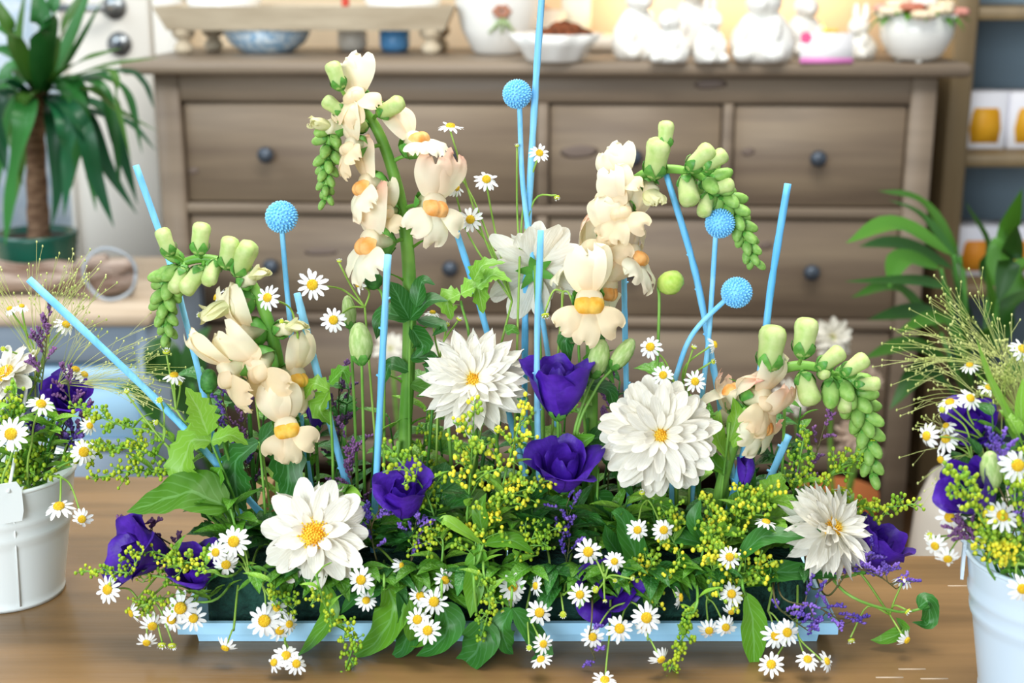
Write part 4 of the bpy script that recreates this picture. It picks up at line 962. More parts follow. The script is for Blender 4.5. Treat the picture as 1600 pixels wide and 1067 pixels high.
# ---- purple lisianthus
lisianthus('purple lisianthus upright beside the middle dahlia', 874, 608, .99, (.03, .95, .25), 100, 'cup', 885, 2)
lisianthus('purple lisianthus open cup below the upright one', 880, 735, .975, (.03, .8, .6), 92, 'rose', 880, 3)
lisianthus('purple lisianthus rose-like bloom right of the left front dahlia', 630, 778, .965, (-.03, .85, .5), 84, 'rose', 640, 4)
lisianthus('purple lisianthus at the far left under the big leaf', 226, 862, .96, (-.75, .25, .6), 92, 'rose', 400, 5)
lisianthus('dark purple lisianthus below the far left one', 306, 895, .95, (-.1, .8, .6), 74, 'rose', 420, 6)
lisianthus('large purple lisianthus drooping over the tray front', 948, 918, .945, (.05, .35, 1), 84, 'open', 960, 7)
lisianthus('purple lisianthus right of the side-facing dahlia', 1365, 862, .98, (.55, .75, .3), 88, 'cup', 1270, 8)
lisianthus('small purple lisianthus bud above the yellow goldenrod', 1165, 735, .985, (.08, 1, .1), 60, 'bud', 1150, 9)
lisianthus('purple lisianthus bud behind the left blue twig', 495, 645, 1.05, (.05, 1, .1), 62, 'bud', 510, 10)
# ---- green buds
m_lbud = mat('bud_pale_green_wrapped', '#9fbf6a', '#c6d896', 4, .5, .1, stretch=(3, 1, 3), rnd=.06)
sprout_bud('pale green pointed lisianthus bud left of the tall stem', 563, 536, 1.0, (-.05, 1, .1), 66, m_lbud, 570, None, wide=1.0)
sprout_bud('slim green lisianthus bud behind the left white chamomile', 545, 487, 1.03, (-.1, 1, 0), 52, m_lbud, 560, None, wide=.75)
sprout_bud('slanting green lisianthus bud above the purple cup', 973, 553, 1.01, (.65, .9, .1), 58, m_lbud, 910, None, wide=.85, stem=[(900, 690, 1.0), (930, 610, 1.005)])
sprout_bud('upright green lisianthus bud between purple bloom and dahlia', 935, 560, 1.01, (.25, 1, .1), 62, m_lbud, 905, None, wide=.95, stem=[(895, 700, 1.0), (915, 620, 1.005)])
sprout_bud('round lime dahlia bud with curled sepals right of the middle snapdragon', 1048, 441, 1.03, (.7, .35, .6), 44, mat('dahlia_bud_lime', '#a6cc48', '#c8dc70', 4, .45), 1020, None, 'flower bud', 'dahlia_bud', 1.5, stem=[(1025, 640, 1.03), (1030, 480, 1.03)])
sprout_bud('dark round green bud under the tall snapdragon', 583, 438, 1.03, (-.2, .5, .8), 32, mat('bud_dark_round', '#2f6a2c', '#4a8a3c'), 600, None, 'flower bud', 'dahlia_bud', 1.6, stem=[(600, 640, 1.03), (600, 480, 1.03)])
sprout_bud('closed green bud on the left rim of the foliage', 326, 595, 1.0, (.1, .9, .3), 40, mat('bud_dark_round', '#2f6a2c'), 400, None, 'flower bud', 'dahlia_bud', 1.2, stem=[(385, 800, 1.0), (345, 680, 1.0)])
# ---- snapdragons
snapdragon('tall peach and cream snapdragon left of centre', [(633, 690), (638, 580), (640, 450), (632, 350), (613, 265), (585, 195), (550, 165), (522, 195), (512, 250), (509, 312)], 1.04, 10.5,
    [(548, 142, (-.35, .35, .9), (-.1, 1, -.3), 86, 'pale'), (612, 168, (.8, .3, .5), (-.3, 1, 0), 50, 'lime'), (524, 116, (-.35, .9, .2), (1, .4, 0), 46, 'lime'), (505, 196, (-.9, .1, .5), (0, 1, 0), 66, 'half'),
     (535, 225, (-.95, .12, .55), (0, 1, -.1), 82, 'pale', .99 + .03), (655, 205, (.45, .75, .6), (-.5, .6, -.2), 88, 'open'), (556, 285, (-.95, .1, .55), (.1, 1, -.1), 96, 'open', 1.02), (562, 375, (-.85, .05, .7), (.05, 1, 0), 112, 'peach', 1.01),
     (688, 318, (.55, -.05, .8), (.1, 1, 0), 104, 'peach', 1.01), (520, 165, (-.7, .5, .2), (0, 1, 0), 40, 'lime'), (560, 195, (-.3, 0, 1), (0, 1, 0), 42, 'lime'), (600, 330, (-.4, -.1, .9), (0, 1, 0), 62, 'pale', 1.02)], (.82, 1, 22, 32, 18), 640, 5)
snapdragon('arching cream snapdragon at the left with drooping green tip', [(440, 745), (440, 640), (430, 545), (402, 460), (365, 418), (315, 404), (275, 420), (258, 465), (262, 528)], 1.01, 10,
    [(258, 376, (-.35, .9, .2), (1, 0, 0), 46, 'lime'), (313, 370, (.1, 1, .1), (1, 0, 0), 52, 'lime'), (357, 392, (.15, .9, .2), (1, 0, 0), 52, 'lime'), (382, 402, (.45, .8, .4), (0, 1, 0), 62, 'lime'), (400, 430, (.8, .4, .3), (0, 1, 0), 64, 'half'),
     (300, 440, (-.5, -.8, .3), (0, 1, 0), 52, 'lime'), (278, 440, (-.3, -.9, .3), (0, 1, 0), 44, 'lime'), (330, 428, (-.2, -.9, .5), (0, 1, 0), 46, 'lime'), (345, 482, (-.9, -.35, .4), (0, 1, 0), 100, 'half'), (365, 525, (-.85, -.2, .5), (0, 1, 0), 100, 'pale'),
     (340, 592, (-.75, -.6, .45), (-.3, 1, 0), 112, 'pale', .985), (392, 585, (-.4, -.6, .7), (-.5, 1, 0), 106, 'pale', .98), (458, 510, (.85, .2, .4), (0, 1, 0), 66, 'half'), (476, 588, (.9, -.05, .5), (0, 1, 0), 88, 'yellow'),
     (447, 668, (.15, -.1, 1), (-.2, 1, 0), 92, 'yellow', .975)], (.74, 1, 28, 42, 22), 440, 4)
snapdragon('arching cream snapdragon right of centre with long green tip', [(925, 590), (925, 480), (940, 400), (965, 320), (1000, 276), (1045, 264), (1090, 274), (1130, 305), (1158, 355), (1178, 408)], 1.04, 9.5,
    [(1040, 208, (.05, 1, .1), (1, 0, 0), 44, 'lime'), (1026, 244, (.1, .9, .4), (1, 0, 0), 66, 'lime'), (1096, 246, (.75, .7, .3), (0, 1, 0), 54, 'lime'), (1118, 250, (.85, .55, .1), (0, 1, 0), 46, 'lime'), (1130, 292, (.9, .2, .3), (0, 1, 0), 40, 'lime'),
     (1075, 300, (.1, -.9, .4), (0, 1, 0), 54, 'lime'), (1102, 322, (-.2, -.9, .4), (0, 1, 0), 42, 'lime'), (1020, 305, (.2, -.7, .7), (0, 1, 0), 66, 'half'), (958, 275, (-.5, .5, .8), (-.2, 1, -.2), 82, 'pale'), (965, 325, (-.4, .1, 1), (-.2, 1, 0), 86, 'pale', 1.01),
     (1002, 350, (.8, -.2, .6), (.2, 1, 0), 78, 'pale'), (1008, 395, (.92, .15, .4), (0, 1, 0), 98, 'open', 1.02), (893, 395, (-.7, .5, -.2), (.4, 1, .5), 100, 'open', 1.05), (922, 470, (.02, -.12, 1), (0, 1, .05), 108, 'yellow', .985), (962, 458, (.7, -.6, .5), (0, 1, 0), 88, 'open', 1.02), (948, 370, (-.2, -.2, 1), (0, 1, 0), 80, 'pale', 1.01)], (.72, 1, 34, 42, 22), 925, 3)
snapdragon('arching peach snapdragon at the right with drooping green tip', [(1120, 790), (1150, 680), (1185, 600), (1235, 573), (1285, 577), (1325, 608), (1352, 660), (1362, 738)], 1.0, 9.5,
    [(1205, 540, (.1, 1, .1), (1, 0, 0), 74, 'lime'), (1258, 524, (.12, 1, .1), (1, 0, 0), 64, 'lime'), (1300, 560, (.75, .6, .2), (0, 1, 0), 50, 'lime'), (1338, 570, (.75, .55, .2), (0, 1, 0), 48, 'lime'), (1358, 600, (.9, .0, .2), (0, 1, 0), 40, 'lime'), (1287, 585, (.05, -.05, 1), (0, 1, 0), 30, 'lime', .985),
     (1262, 610, (.2, -.9, .4), (0, 1, 0), 56, 'lime'), (1298, 618, (-.1, -.9, .4), (0, 1, 0), 50, 'bud'), (1322, 628, (-.3, -.9, .3), (0, 1, 0), 42, 'lime'), (1148, 600, (-.25, .95, -.1), (.5, .3, 1), 96, 'peach', 1.01), (1208, 626, (.75, -.15, .6), (.3, 1, 0), 98, 'pale', .98), (1205, 668, (.6, -.55, .6), (.3, 1, 0), 92, 'open', .98),
     (1118, 650, (-.7, .1, -.3), (0, 1, 0), 88, 'peach', 1.02), (1180, 690, (.3, -.8, .4), (0, 1, 0), 70, 'peach', 1.01)], (.70, 1, 32, 46, 28), 1115, 4)

# ---- chamomile
Fc = (0, .15, 1); Up = (.05, .9, .4); Lf = (-.75, .2, .6); Rg = (.75, .2, .6); Dn = (.1, -.75, .5); Bk = (.1, .5, -.6)
chamomile('chamomile sprig rising beside the tall snapdragon, five heads over the drawer', 715, (800, 470, 1.05), [(704, 197, 22, (.05, .85, .35), 'open'), (760, 280, 21, (.1, .45, .8), 'open'), (735, 343, 21, Fc, 'open'), (713, 293, 17, (.4, .3, .6), 'back'), (661, 267, 14, Dn, 'bud')], 1.05, 0)
chamomile('chamomile sprig right of the topmost blue globe', 800, (812, 400, 1.05), [(843, 239, 18, (.2, .45, .8), 'open'), (870, 308, 11, (.2, -.8, .3), 'bud'), (808, 228, 8, Up, 'bud')], 1.05, 0)
chamomile('chamomile sprig with two large heads right of the left blue globe', 600, (570, 480, 1.03), [(488, 445, 26, Fc, 'open', 1.0), (521, 500, 22, (.05, .1, 1), 'open', 1.0), (560, 443, 18, (-.9, .2, .4), 'open'), (530, 408, 9, Up, 'bud')], 1.02, 1)
chamomile('chamomile sprig on the left snapdragon stem', 470, (465, 520, 1.0), [(418, 465, 22, (-.35, .1, .9), 'open', .975), (440, 502, 9, Fc, 'bud', .99)], .99, 0)
chamomile('chamomile sprig at the left snapdragon inner curve', 430, (385, 500, 1.03), [(338, 464, 18, (-.8, .4, .2), 'back', 1.03), (312, 492, 10, (-.7, .1, .5), 'bud', 1.03)], 1.03, 0)
chamomile('chamomile sprig with buds left of the cream snapdragon blossoms', 400, (275, 640, 1.0), [(272, 586, 20, (.1, .85, .35), 'open'), (260, 550, 14, Up, 'bud'), (281, 598, 10, Fc, 'bud'), (228, 608, 10, Up, 'bud')], 1.0, 3)
chamomile('chamomile sprig of small buds at the left foliage edge', 380, (255, 690, .99), [(198, 612, 11, Up, 'bud'), (250, 625, 12, Fc, 'bud'), (245, 660, 11, Lf, 'bud')], .99, 3)
chamomile('chamomile sprig of three small heads above the middle dahlia left', 680, (687, 560, 1.04), [(676, 488, 15, (.1, .9, .3), 'open'), (698, 508, 12, Up, 'bud'), (717, 499, 11, (.5, .8, .2), 'bud')], 1.04, 0)
chamomile('chamomile sprig hanging before the rear-facing dahlia', 850, (880, 455, 1.03), [(852, 492, 15, (.1, -.9, .3), 'bud'), (879, 490, 10, Dn, 'bud'), (900, 490, 9, Dn, 'bud')], 1.02, 0)
chamomile('chamomile sprig with two heads atop the round dahlia left side', 1055, (1055, 600, 1.0), [(1016, 542, 21, (-.2, .2, .9), 'open', .985), (1036, 586, 19, Fc, 'open', .985)], .99, 0)
chamomile('chamomile sprig between the blue stalks above the round dahlia', 1075, (1075, 640, 1.02), [(1086, 596, 19, Fc, 'open', .985), (1117, 538, 17, (.85, .2, .2), 'back'), (1114, 565, 10, Rg, 'bud'), (1084, 543, 11, (.4, .8, .2), 'bud')], 1.01, 0)
chamomile('chamomile head alone at the far left above the table', 330, (215, 935, .95), [(168, 921, 24, (-.3, .1, .9), 'open')], .94, 0)
chamomile('chamomile sprig of three heads below the big left leaf', 420, (390, 900, .95), [(365, 846, 27, Fc, 'open', .93), (337, 863, 20, (-.35, .1, .9), 'open', .93), (353, 882, 22, (.2, -.3, .9), 'open', .935)], .94, 1)
chamomile('chamomile sprig of three heads over the left tray corner', 400, (310, 930, .94), [(282, 950, 29, (0, .2, 1), 'open', .925), (302, 966, 22, (.3, .3, .9), 'open', .925), (268, 968, 22, (-.1, -.1, 1), 'open', .932)], .93, 1)
chamomile('drooping chamomile sprig hanging off the left tray end', 380, (222, 945, .94), [(238, 978, 22, (.3, -.5, .8), 'back', .93), (205, 958, 18, (-.6, -.2, .4), 'back', .935), (229, 1004, 18, (.05, -.6, .8), 'open', .925), (253, 1007, 15, Dn, 'bud', .925), (269, 1008, 16, Dn, 'bud', .925)], .93, 0)
chamomile('chamomile sprig with a large head on the tray front left', 440, (410, 915, .94), [(413, 970, 29, (0, .15, 1), 'open', .92), (437, 985, 21, (.3, -.2, .9), 'open', .922), (452, 975, 18, (.6, .1, .7), 'open', .925), (432, 950, 18, (.2, .5, .7), 'open', .93)], .93, 0)
chamomile('limp white chamomile under the left tray front', 390, (365, 985, .93), [(352, 1012, 20, (-.3, -.7, .5), 'back', .915)], .92, 0)
chamomile('chamomile pair lying on the table left of the hanging leaf', 470, (445, 1000, .925), [(447, 1024, 22, (.1, .6, .7), 'open', .905), (463, 1037, 20, (.3, .4, .8), 'open', .9), (428, 1035, 18, (-.4, .3, .7), 'back', .9)], .91, 0)
chamomile('chamomile pair just under the left front dahlia', 560, (625, 890, .945), [(564, 906, 23, (0, .15, 1), 'open', .925), (572, 938, 18, (.1, .5, .8), 'open', .925), (627, 884, 17, (.85, .1, .3), 'back', .94)], .935, 1)
chamomile('chamomile cluster of five heads left of centre on the tray', 690, (700, 915, .95), [(657, 931, 21, Fc, 'open', .93), (678, 940, 24, (.1, .15, 1), 'open', .925), (652, 968, 22, (-.1, .25, 1), 'open', .92), (668, 985, 23, (.1, .35, 1), 'open', .915), (696, 906, 20, (.3, .3, .9), 'open', .935)], .935, 1)
chamomile('chamomile sprig right of centre with two stacked heads', 760, (775, 900, .95), [(801, 917, 23, (0, .15, 1), 'open', .93), (798, 933, 18, (0, .1, 1), 'open', .935), (787, 955, 12, Dn, 'bud', .93)], .935, 0)
chamomile('chamomile sprig of one big head and drooping ones, centre tray front', 850, (822, 955, .935), [(843, 957, 23, (0, .15, 1), 'open', .92), (849, 1006, 18, (.3, .1, .8), 'open', .905), (845, 1030, 19, (-.3, .8, .4), 'open', .9), (827, 1012, 11, Fc, 'bud', .905)], .92, 0)
chamomile('small side-on chamomile beside the drooping purple bloom', 850, (862, 905, .95), [(837, 915, 18, (-.85, .1, .4), 'open', .93), (880, 960, 13, (-.2, -.2, 1), 'bud', .92)], .935, 0)
chamomile('chamomile sprig over the drooping purple lisianthus', 930, (945, 905, .925), [(919, 862, 24, (-.05, .2, 1), 'open', .92), (960, 877, 17, (.05, .2, 1), 'open', .915), (931, 921, 14, Lf, 'bud', .915), (961, 907, 8, Fc, 'bud', .915), (945, 938, 8, Dn, 'bud', .91), (987, 904, 8, Rg, 'bud', .915)], .92, 0)
chamomile('chamomile left of the drooping purple lisianthus', 900, (880, 930, .935), [(906, 929, 20, (.05, .2, 1), 'open', .915)], .92, 0)
chamomile('chamomile pair under the round dahlia', 1000, (1012, 780, .97), [(996, 828, 19, Fc, 'open', .935), (1037, 828, 20, (.1, .15, 1), 'open', .935), (1003, 770, 12, Up, 'bud', .95)], .945, 1)
chamomile('chamomile trio at the tray front under the purple bloom', 970, (985, 940, .935), [(1010, 965, 26, (.05, .2, 1), 'open', .915), (968, 982, 24, (0, .35, 1), 'open', .91), (926, 995, 20, (0, .15, 1), 'open', .905), (1007, 980, 17, (-.2, -.2, .9), 'open', .918)], .92, 0)
chamomile('drooping chamomile on the table right of the hanging goldenrod', 1000, (1012, 1000, .92), [(1033, 1030, 20, (.4, -.5, .6), 'back', .9)], .91, 0)
chamomile('chamomile cut by the lower picture edge', 955, (952, 995, .92), [(945, 1062, 22, (0, .9, .4), 'open', .885)], .9, 0)
chamomile('side-on chamomile before the yellow goldenrod', 1050, (1060, 895, .95), [(1063, 933, 20, (.9, .05, .2), 'open', .93)], .935, 0)
chamomile('chamomile head in the right goldenrod', 1130, (1120, 880, .95), [(1140, 870, 20, (.05, .15, 1), 'open', .93)], .94, 0)
chamomile('chamomile beside the right hanging leaf', 1130, (1128, 900, .95), [(1143, 928, 21, (.05, .4, .9), 'open', .925), (1143, 956, 16, (.1, -.6, .6), 'back', .93)], .935, 0)
chamomile('drooping chamomile pair against the tray front right', 1100, (1105, 935, .94), [(1108, 985, 19, (.05, -.3, .9), 'open', .92), (1134, 980, 19, (.1, -.2, 1), 'open', .922)], .925, 0)
chamomile('chamomile pair on the right tray front', 1220, (1200, 955, .94), [(1212, 993, 23, (-.1, .1, 1), 'open', .92), (1230, 988, 22, (.15, .1, 1), 'open', .918)], .925, 0)
chamomile('chamomile sprig drooping onto the table right front', 1240, (1245, 985, .93), [(1205, 1038, 22, (-.2, .5, .8), 'open', .9), (1262, 1030, 20, (0, .7, .6), 'open', .9), (1292, 1033, 18, (.6, .3, .5), 'open', .9)], .905, 0)
chamomile('side-on chamomile in the goldenrod left of the right dahlia', 1180, (1180, 850, .97), [(1197, 815, 20, (.2, .9, .2), 'open', .95)], .955, 0)
chamomile('chamomile sprig on long stalks at the far right above the table', 1280, (1390, 960, .95), [(1411, 905, 19, (.2, .5, -.3), 'back', .955), (1418, 955, 13, (.5, -.5, .3), 'bud', .94), (1417, 1000, 17, (.4, -.3, .4), 'back', .93), (1330, 1000, 13, Dn, 'bud', .93)], .94, 0)
chamomile('white chamomile seen from behind above the right dahlia', 1290, (1330, 830, 1.0), [(1318, 765, 18, (.2, .6, -.4), 'back', 1.0), (1345, 825, 16, (.4, .5, -.3), 'back', 1.0), (1355, 812, 10, Rg, 'bud', 1.0)], 1.0, 0)

# ---- goldenrod
goldenrod('yellow goldenrod in front of the middle dahlia', [(730, 820), (735, 740), (740, 660)], .965, 740, True, 62, 7, 16, 4.2, .5, 10)
goldenrod('yellow goldenrod leaning right under the middle dahlia', [(770, 830), (790, 740), (812, 660)], .97, 760, True, 58, 6, 15, 4.2, .5, 9)
goldenrod('goldenrod reaching right to the lower purple cup', [(750, 840), (790, 780), (835, 760)], .96, 740, True, 44, 5, 13, 4, .5, 8)
goldenrod('green goldenrod above the left rose-like lisianthus', [(690, 850), (665, 770), (620, 715)], .97, 690, False, 46, 6, 13, 4.2, .5, 8)
goldenrod('goldenrod with yellow buds low centre', [(740, 890), (745, 840), (765, 800)], .955, 735, True, 46, 6, 14, 4, .45, 8)
goldenrod('green goldenrod low centre right of the yellow one', [(790, 900), (820, 850), (850, 835)], .955, 790, False, 44, 5, 14, 3.6, .5, 8)
goldenrod('green goldenrod right of the left rose-like lisianthus', [(690, 880), (690, 840), (660, 850)], .955, 690, False, 40, 4, 12, 3.5, .5, 7)
goldenrod('green goldenrod sprig upper left pointing at the bucket', [(340, 800), (270, 690), (190, 665), (135, 642)], 1.0, 400, False, 24, 6, 13, 3.8, .55, 9)
goldenrod('green goldenrod sprig at left, second from top of the fan', [(330, 800), (260, 720), (210, 702), (158, 698)], .995, 395, False, 22, 5, 13, 3.6, .6, 7)
goldenrod('green goldenrod sprig at left, lowest of the fan', [(330, 810), (280, 750), (225, 735), (158, 745)], .99, 390, False, 22, 5, 13, 3.6, .6, 8)
goldenrod('goldenrod sprig across the far left purple bloom', [(330, 900), (290, 880), (235, 862), (205, 870)], .945, 400, False, 22, 3, 12, 3.6, .5, 7)
goldenrod('goldenrod sprig lying out left over the table', [(330, 930), (270, 905), (200, 895), (142, 893)], .95, 390, False, 20, 4, 12, 3.4, .5, 8)
goldenrod('yellow goldenrod between the two left purple blooms', [(360, 900), (310, 880), (275, 880)], .94, 410, True, 26, 3, 14, 3.8, .55, 7)
goldenrod('green goldenrod over the left tray corner', [(340, 935), (260, 935), (215, 950)], .94, 390, False, 26, 4, 12, 3.4, .5, 8)
goldenrod('green goldenrod under the left front dahlia', [(430, 905), (430, 925), (450, 945)], .935, 450, False, 30, 3, 12, 3.6, .4, 6)
goldenrod('hanging green goldenrod left of centre, longest over the table edge', [(495, 900), (515, 960), (550, 1000), (540, 1045)], .915, 500, False, 24, 5, 13, 3.6, .35, 10)
goldenrod('hanging green goldenrod in front of the tray centre', [(755, 890), (765, 940), (755, 985)], .92, 760, False, 24, 3, 12, 3.4, .4, 7)
goldenrod('hanging green goldenrod right of centre', [(1090, 935), (1075, 970), (1062, 1010), (1045, 1052)], .91, 1080, False, 17, 4, 13, 3.8, .4, 10)
goldenrod('yellow goldenrod right of the round dahlia, tallest of its clump', [(1140, 850), (1160, 800), (1195, 775)], .97, 1140, True, 44, 5, 15, 4, .5, 9)
goldenrod('yellow goldenrod right of the round dahlia, low clump', [(1120, 860), (1125, 830), (1110, 800)], .96, 1110, True, 46, 5, 15, 4, .4, 9)
goldenrod('yellow goldenrod around the right chamomile head', [(1110, 900), (1120, 870), (1115, 850)], .945, 1110, True, 44, 4, 15, 4, .4, 9)
goldenrod('yellow goldenrod by the right hanging leaf', [(1150, 920), (1160, 900), (1190, 885)], .945, 1150, True, 44, 4, 15, 4, .4, 9)
goldenrod('yellow goldenrod left of the side-on chamomile', [(1030, 910), (1020, 900), (1010, 890)], .945, 1030, True, 48, 4, 15, 3.8, .3, 9)
goldenrod('yellow goldenrod under the round dahlia', [(1060, 860), (1045, 830), (1050, 810)], .955, 1050, True, 38, 4, 13, 3.6, .4, 7)
goldenrod('green goldenrod fan behind the right dahlia, upright', [(1230, 850), (1240, 770), (1255, 690)], 1.0, 1220, False, 40, 6, 14, 3.6, .5, 9)
goldenrod('green goldenrod fan behind the right dahlia, leaning right', [(1250, 850), (1285, 760), (1340, 705)], 1.0, 1240, False, 42, 6, 14, 3.6, .5, 10)
goldenrod('green goldenrod reaching far right past the purple bloom', [(1270, 860), (1320, 800), (1360, 795), (1412, 790)], .995, 1260, False, 30, 4, 13, 3.8, .5, 9)
goldenrod('dry goldenrod beside the tall snapdragon stem', [(650, 800), (660, 720), (670, 665)], 1.04, 660, False, 34, 3, 12, 3.2, .5, 7)

# ---- limonium
limonium('purple limonium spray at the far right over the table', [(1290, 930), (1330, 890), (1372, 900), (1400, 920)], .955, 1260, 14, 40)
limonium('purple limonium behind the right dahlia lower edge', [(1270, 920), (1320, 890), (1360, 870)], .965, 1255, 10, 36)
limonium('purple limonium before the right tray end', [(1220, 930), (1280, 950), (1320, 975)], .93, 1220, 12, 44)
limonium('purple limonium low by the right tray chamomile', [(1210, 935), (1235, 965), (1262, 985)], .92, 1210, 8, 30)
limonium('purple limonium right of the left front dahlia', [(590, 880), (580, 830), (590, 800)], .96, 590, 10, 40)
limonium('purple limonium under the left rose-like lisianthus', [(640, 900), (645, 850), (650, 815)], .96, 640, 10, 40)
limonium('purple limonium under the lower purple cup', [(880, 900), (890, 840), (885, 790)], .97, 880, 11, 44)
limonium('mauve limonium above the left front dahlia', [(560, 830), (550, 760), (545, 700)], 1.01, 545, 14, 48, m_limd)
limonium('mauve limonium left of the yellow snapdragon blossom', [(400, 800), (390, 720), (380, 640)], 1.03, 420, 12, 44, m_limd)
limonium('mauve limonium below the pale lisianthus bud', [(540, 780), (530, 680), (530, 590)], 1.05, 545, 12, 40, m_limd)
limonium('purple limonium at the cream snapdragon lower blossoms', [(400, 780), (365, 680), (345, 615)], 1.02, 410, 9, 36)
limonium('mauve limonium between purple bloom and round dahlia', [(950, 760), (955, 680), (955, 610)], 1.04, 950, 10, 36, m_limd)
limonium('purple limonium hanging below the tray centre right', [(925, 960), (920, 1000), (930, 1030)], .91, 925, 5, 20)
limonium('mauve limonium at the far left behind the purple bloom', [(330, 880), (250, 840), (212, 815)], .985, 395, 9, 30, m_limd)
limonium('mauve limonium thin spray under the right snapdragon arch', [(1220, 800), (1270, 720), (1290, 660)], 1.01, 1215, 8, 36, m_limd)

# ---- single large leaves
leaves_thing('large broad pale-veined leaf at the left over the purple bloom', 395, [(385, 880), (360, 795)], .965, [([(358, 795), (300, 770), (245, 785), (198, 800)], 92, pr_ovate, m_leaf)])
leaves_thing('stem with toothed light leaves at the left under the cream snapdragon', 410, [(392, 880), (370, 790), (330, 690)], .985, [([(330, 690), (300, 690), (285, 740), (318, 765)], 70, pr_ovate, m_leafl, .15), ([(325, 680), (310, 640), (290, 605)], 50, pr_ovate, m_leafl, .2), ([(330, 690), (360, 680), (388, 695)], 40, pr_ovate, m_leafl, .2), ([(345, 730), (330, 780), (345, 810)], 50, pr_ovate, m_leaf, .15)])
leaves_thing('dark toothed leaves hanging in the left foliage gap', 440, [(420, 850), (410, 740), (405, 690)], .995, [([(405, 690), (440, 690), (450, 760), (420, 800)], 60, pr_ovate, m_leafd, .12), ([(405, 690), (370, 720), (370, 770), (385, 800)], 56, pr_ovate, m_leafd, .12), ([(405, 695), (430, 670), (470, 680)], 40, pr_ovate, m_leafd)])
leaves_thing('long strap leaf hanging over the tray left of centre', 500, [(505, 900)], .935, [([(505, 900), (515, 960), (490, 1000), (465, 1025)], 36, pr_lance, m_leaf)])
leaves_thing('broad leaf cascade over the tray left of centre', 600, [(600, 900), (600, 930)], .935, [([(600, 905), (615, 950), (590, 1000), (545, 1030)], 66, pr_lance, m_leaf), ([(620, 920), (640, 970), (630, 1010), (610, 1028)], 50, pr_lance, m_leafd), ([(600, 920), (560, 930), (530, 960)], 40, pr_ovate, m_leafd)])
leaves_thing('glossy leaf pair hanging before the tray centre left', 690, [(690, 910), (690, 940)], .93, [([(690, 940), (700, 980), (680, 1010), (650, 1025)], 56, pr_ovate, m_leafd), ([(640, 940), (650, 980), (655, 1000), (640, 1010)], 44, pr_ovate, m_leaf)])
leaves_thing('large glossy pale-ribbed leaf hanging lowest at the centre', 745, [(740, 900), (745, 960)], .925, [([(752, 965), (750, 1005), (728, 1035), (695, 1045)], 66, pr_ovate, m_leafd), ([(735, 880), (740, 920), (735, 965)], 34, pr_lance, m_leaf)])
leaves_thing('pointed dark leaf standing at the tray right of centre', 800, [(800, 920), (798, 950)], .925, [([(800, 950), (785, 980), (792, 1010), (802, 1022)], 40, pr_ovate, m_leafd), ([(800, 950), (830, 990), (850, 1020), (830, 1030)], 44, pr_ovate, m_leafd)])
leaves_thing('light twisting leaf in the low centre goldenrod', 740, [(745, 880), (755, 850)], .95, [([(755, 840), (750, 800), (760, 770)], 26, pr_lance, m_leaf), ([(755, 850), (800, 845), (835, 865)], 36, pr_lance, m_leaf), ([(755, 850), (700, 815), (690, 820)], 26, pr_lance, m_leafl), ([(750, 850), (745, 890), (738, 940)], 40, pr_lance, m_leaf)])
leaves_thing('two large dark leaves pointing right under the right dahlia', 1150, [(1150, 900), (1160, 875)], .945, [([(1150, 875), (1190, 840), (1225, 838), (1258, 840)], 42, pr_lance, m_leafd), ([(1180, 910), (1215, 895), (1260, 895), (1315, 902)], 44, pr_lance, m_leafd)])
leaves_thing('large pointed leaf hanging over the right tray front', 1165, [(1160, 910), (1165, 930)], .925, [([(1165, 925), (1175, 965), (1178, 1010), (1178, 1048)], 46, pr_lance, m_leaf)])
leaves_thing('pointed green leaves left of the right goldenrod', 1090, [(1090, 900), (1100, 850)], .955, [([(1098, 850), (1085, 815), (1095, 780)], 30, pr_lance, m_leafd), ([(1105, 860), (1120, 890), (1120, 925)], 30, pr_lance, m_leaf), ([(1098, 850), (1060, 840), (1030, 850)], 34, pr_lance, m_leafd), ([(1105, 835), (1140, 830), (1170, 840)], 26, pr_lance, m_leaf)])
leaves_thing('tall dark leaf blade under the round dahlia', 1000, [(995, 900), (985, 860)], .95, [([(1000, 905), (990, 860), (970, 810), (955, 800)], 50, pr_lance, m_leafd), ([(985, 880), (955, 850), (945, 820)], 36, pr_lance, m_leafd)])
leaves_thing('trailing leafy stem end on the table at the far right', 1270, [(1320, 925), (1400, 955), (1445, 950)], .945, [([(1435, 950), (1450, 940), (1450, 975), (1425, 972)], 34, pr_ovate, m_leafd), ([(1400, 965), (1410, 985), (1380, 1000), (1360, 1000)], 26, pr_lance, m_leaf)])
leaves_thing('leaf cluster on the tall snapdragon stem over the dahlia', 645, [(640, 720), (640, 560), (644, 500)], 1.025, [([(640, 500), (670, 470), (700, 470)], 40, pr_ovate, m_leafd), ([(640, 500), (600, 490), (588, 530)], 44, pr_ovate, m_leafd), ([(640, 510), (660, 540), (648, 560)], 40, pr_ovate, m_leafd), ([(640, 500), (620, 460), (610, 440)], 40, pr_ovate, m_leafd), ([(650, 500), (690, 510), (675, 525)], 30, pr_ovate, m_leafd), ([(650, 480), (660, 440), (680, 445)], 30, pr_ovate, m_leafd), ([(640, 560), (670, 560), (670, 590)], 36, pr_ovate, m_leafd), ([(640, 580), (610, 570), (600, 600)], 34, pr_ovate, m_leafd), ([(640, 600), (670, 610), (650, 620)], 34, pr_ovate, m_leaf)])
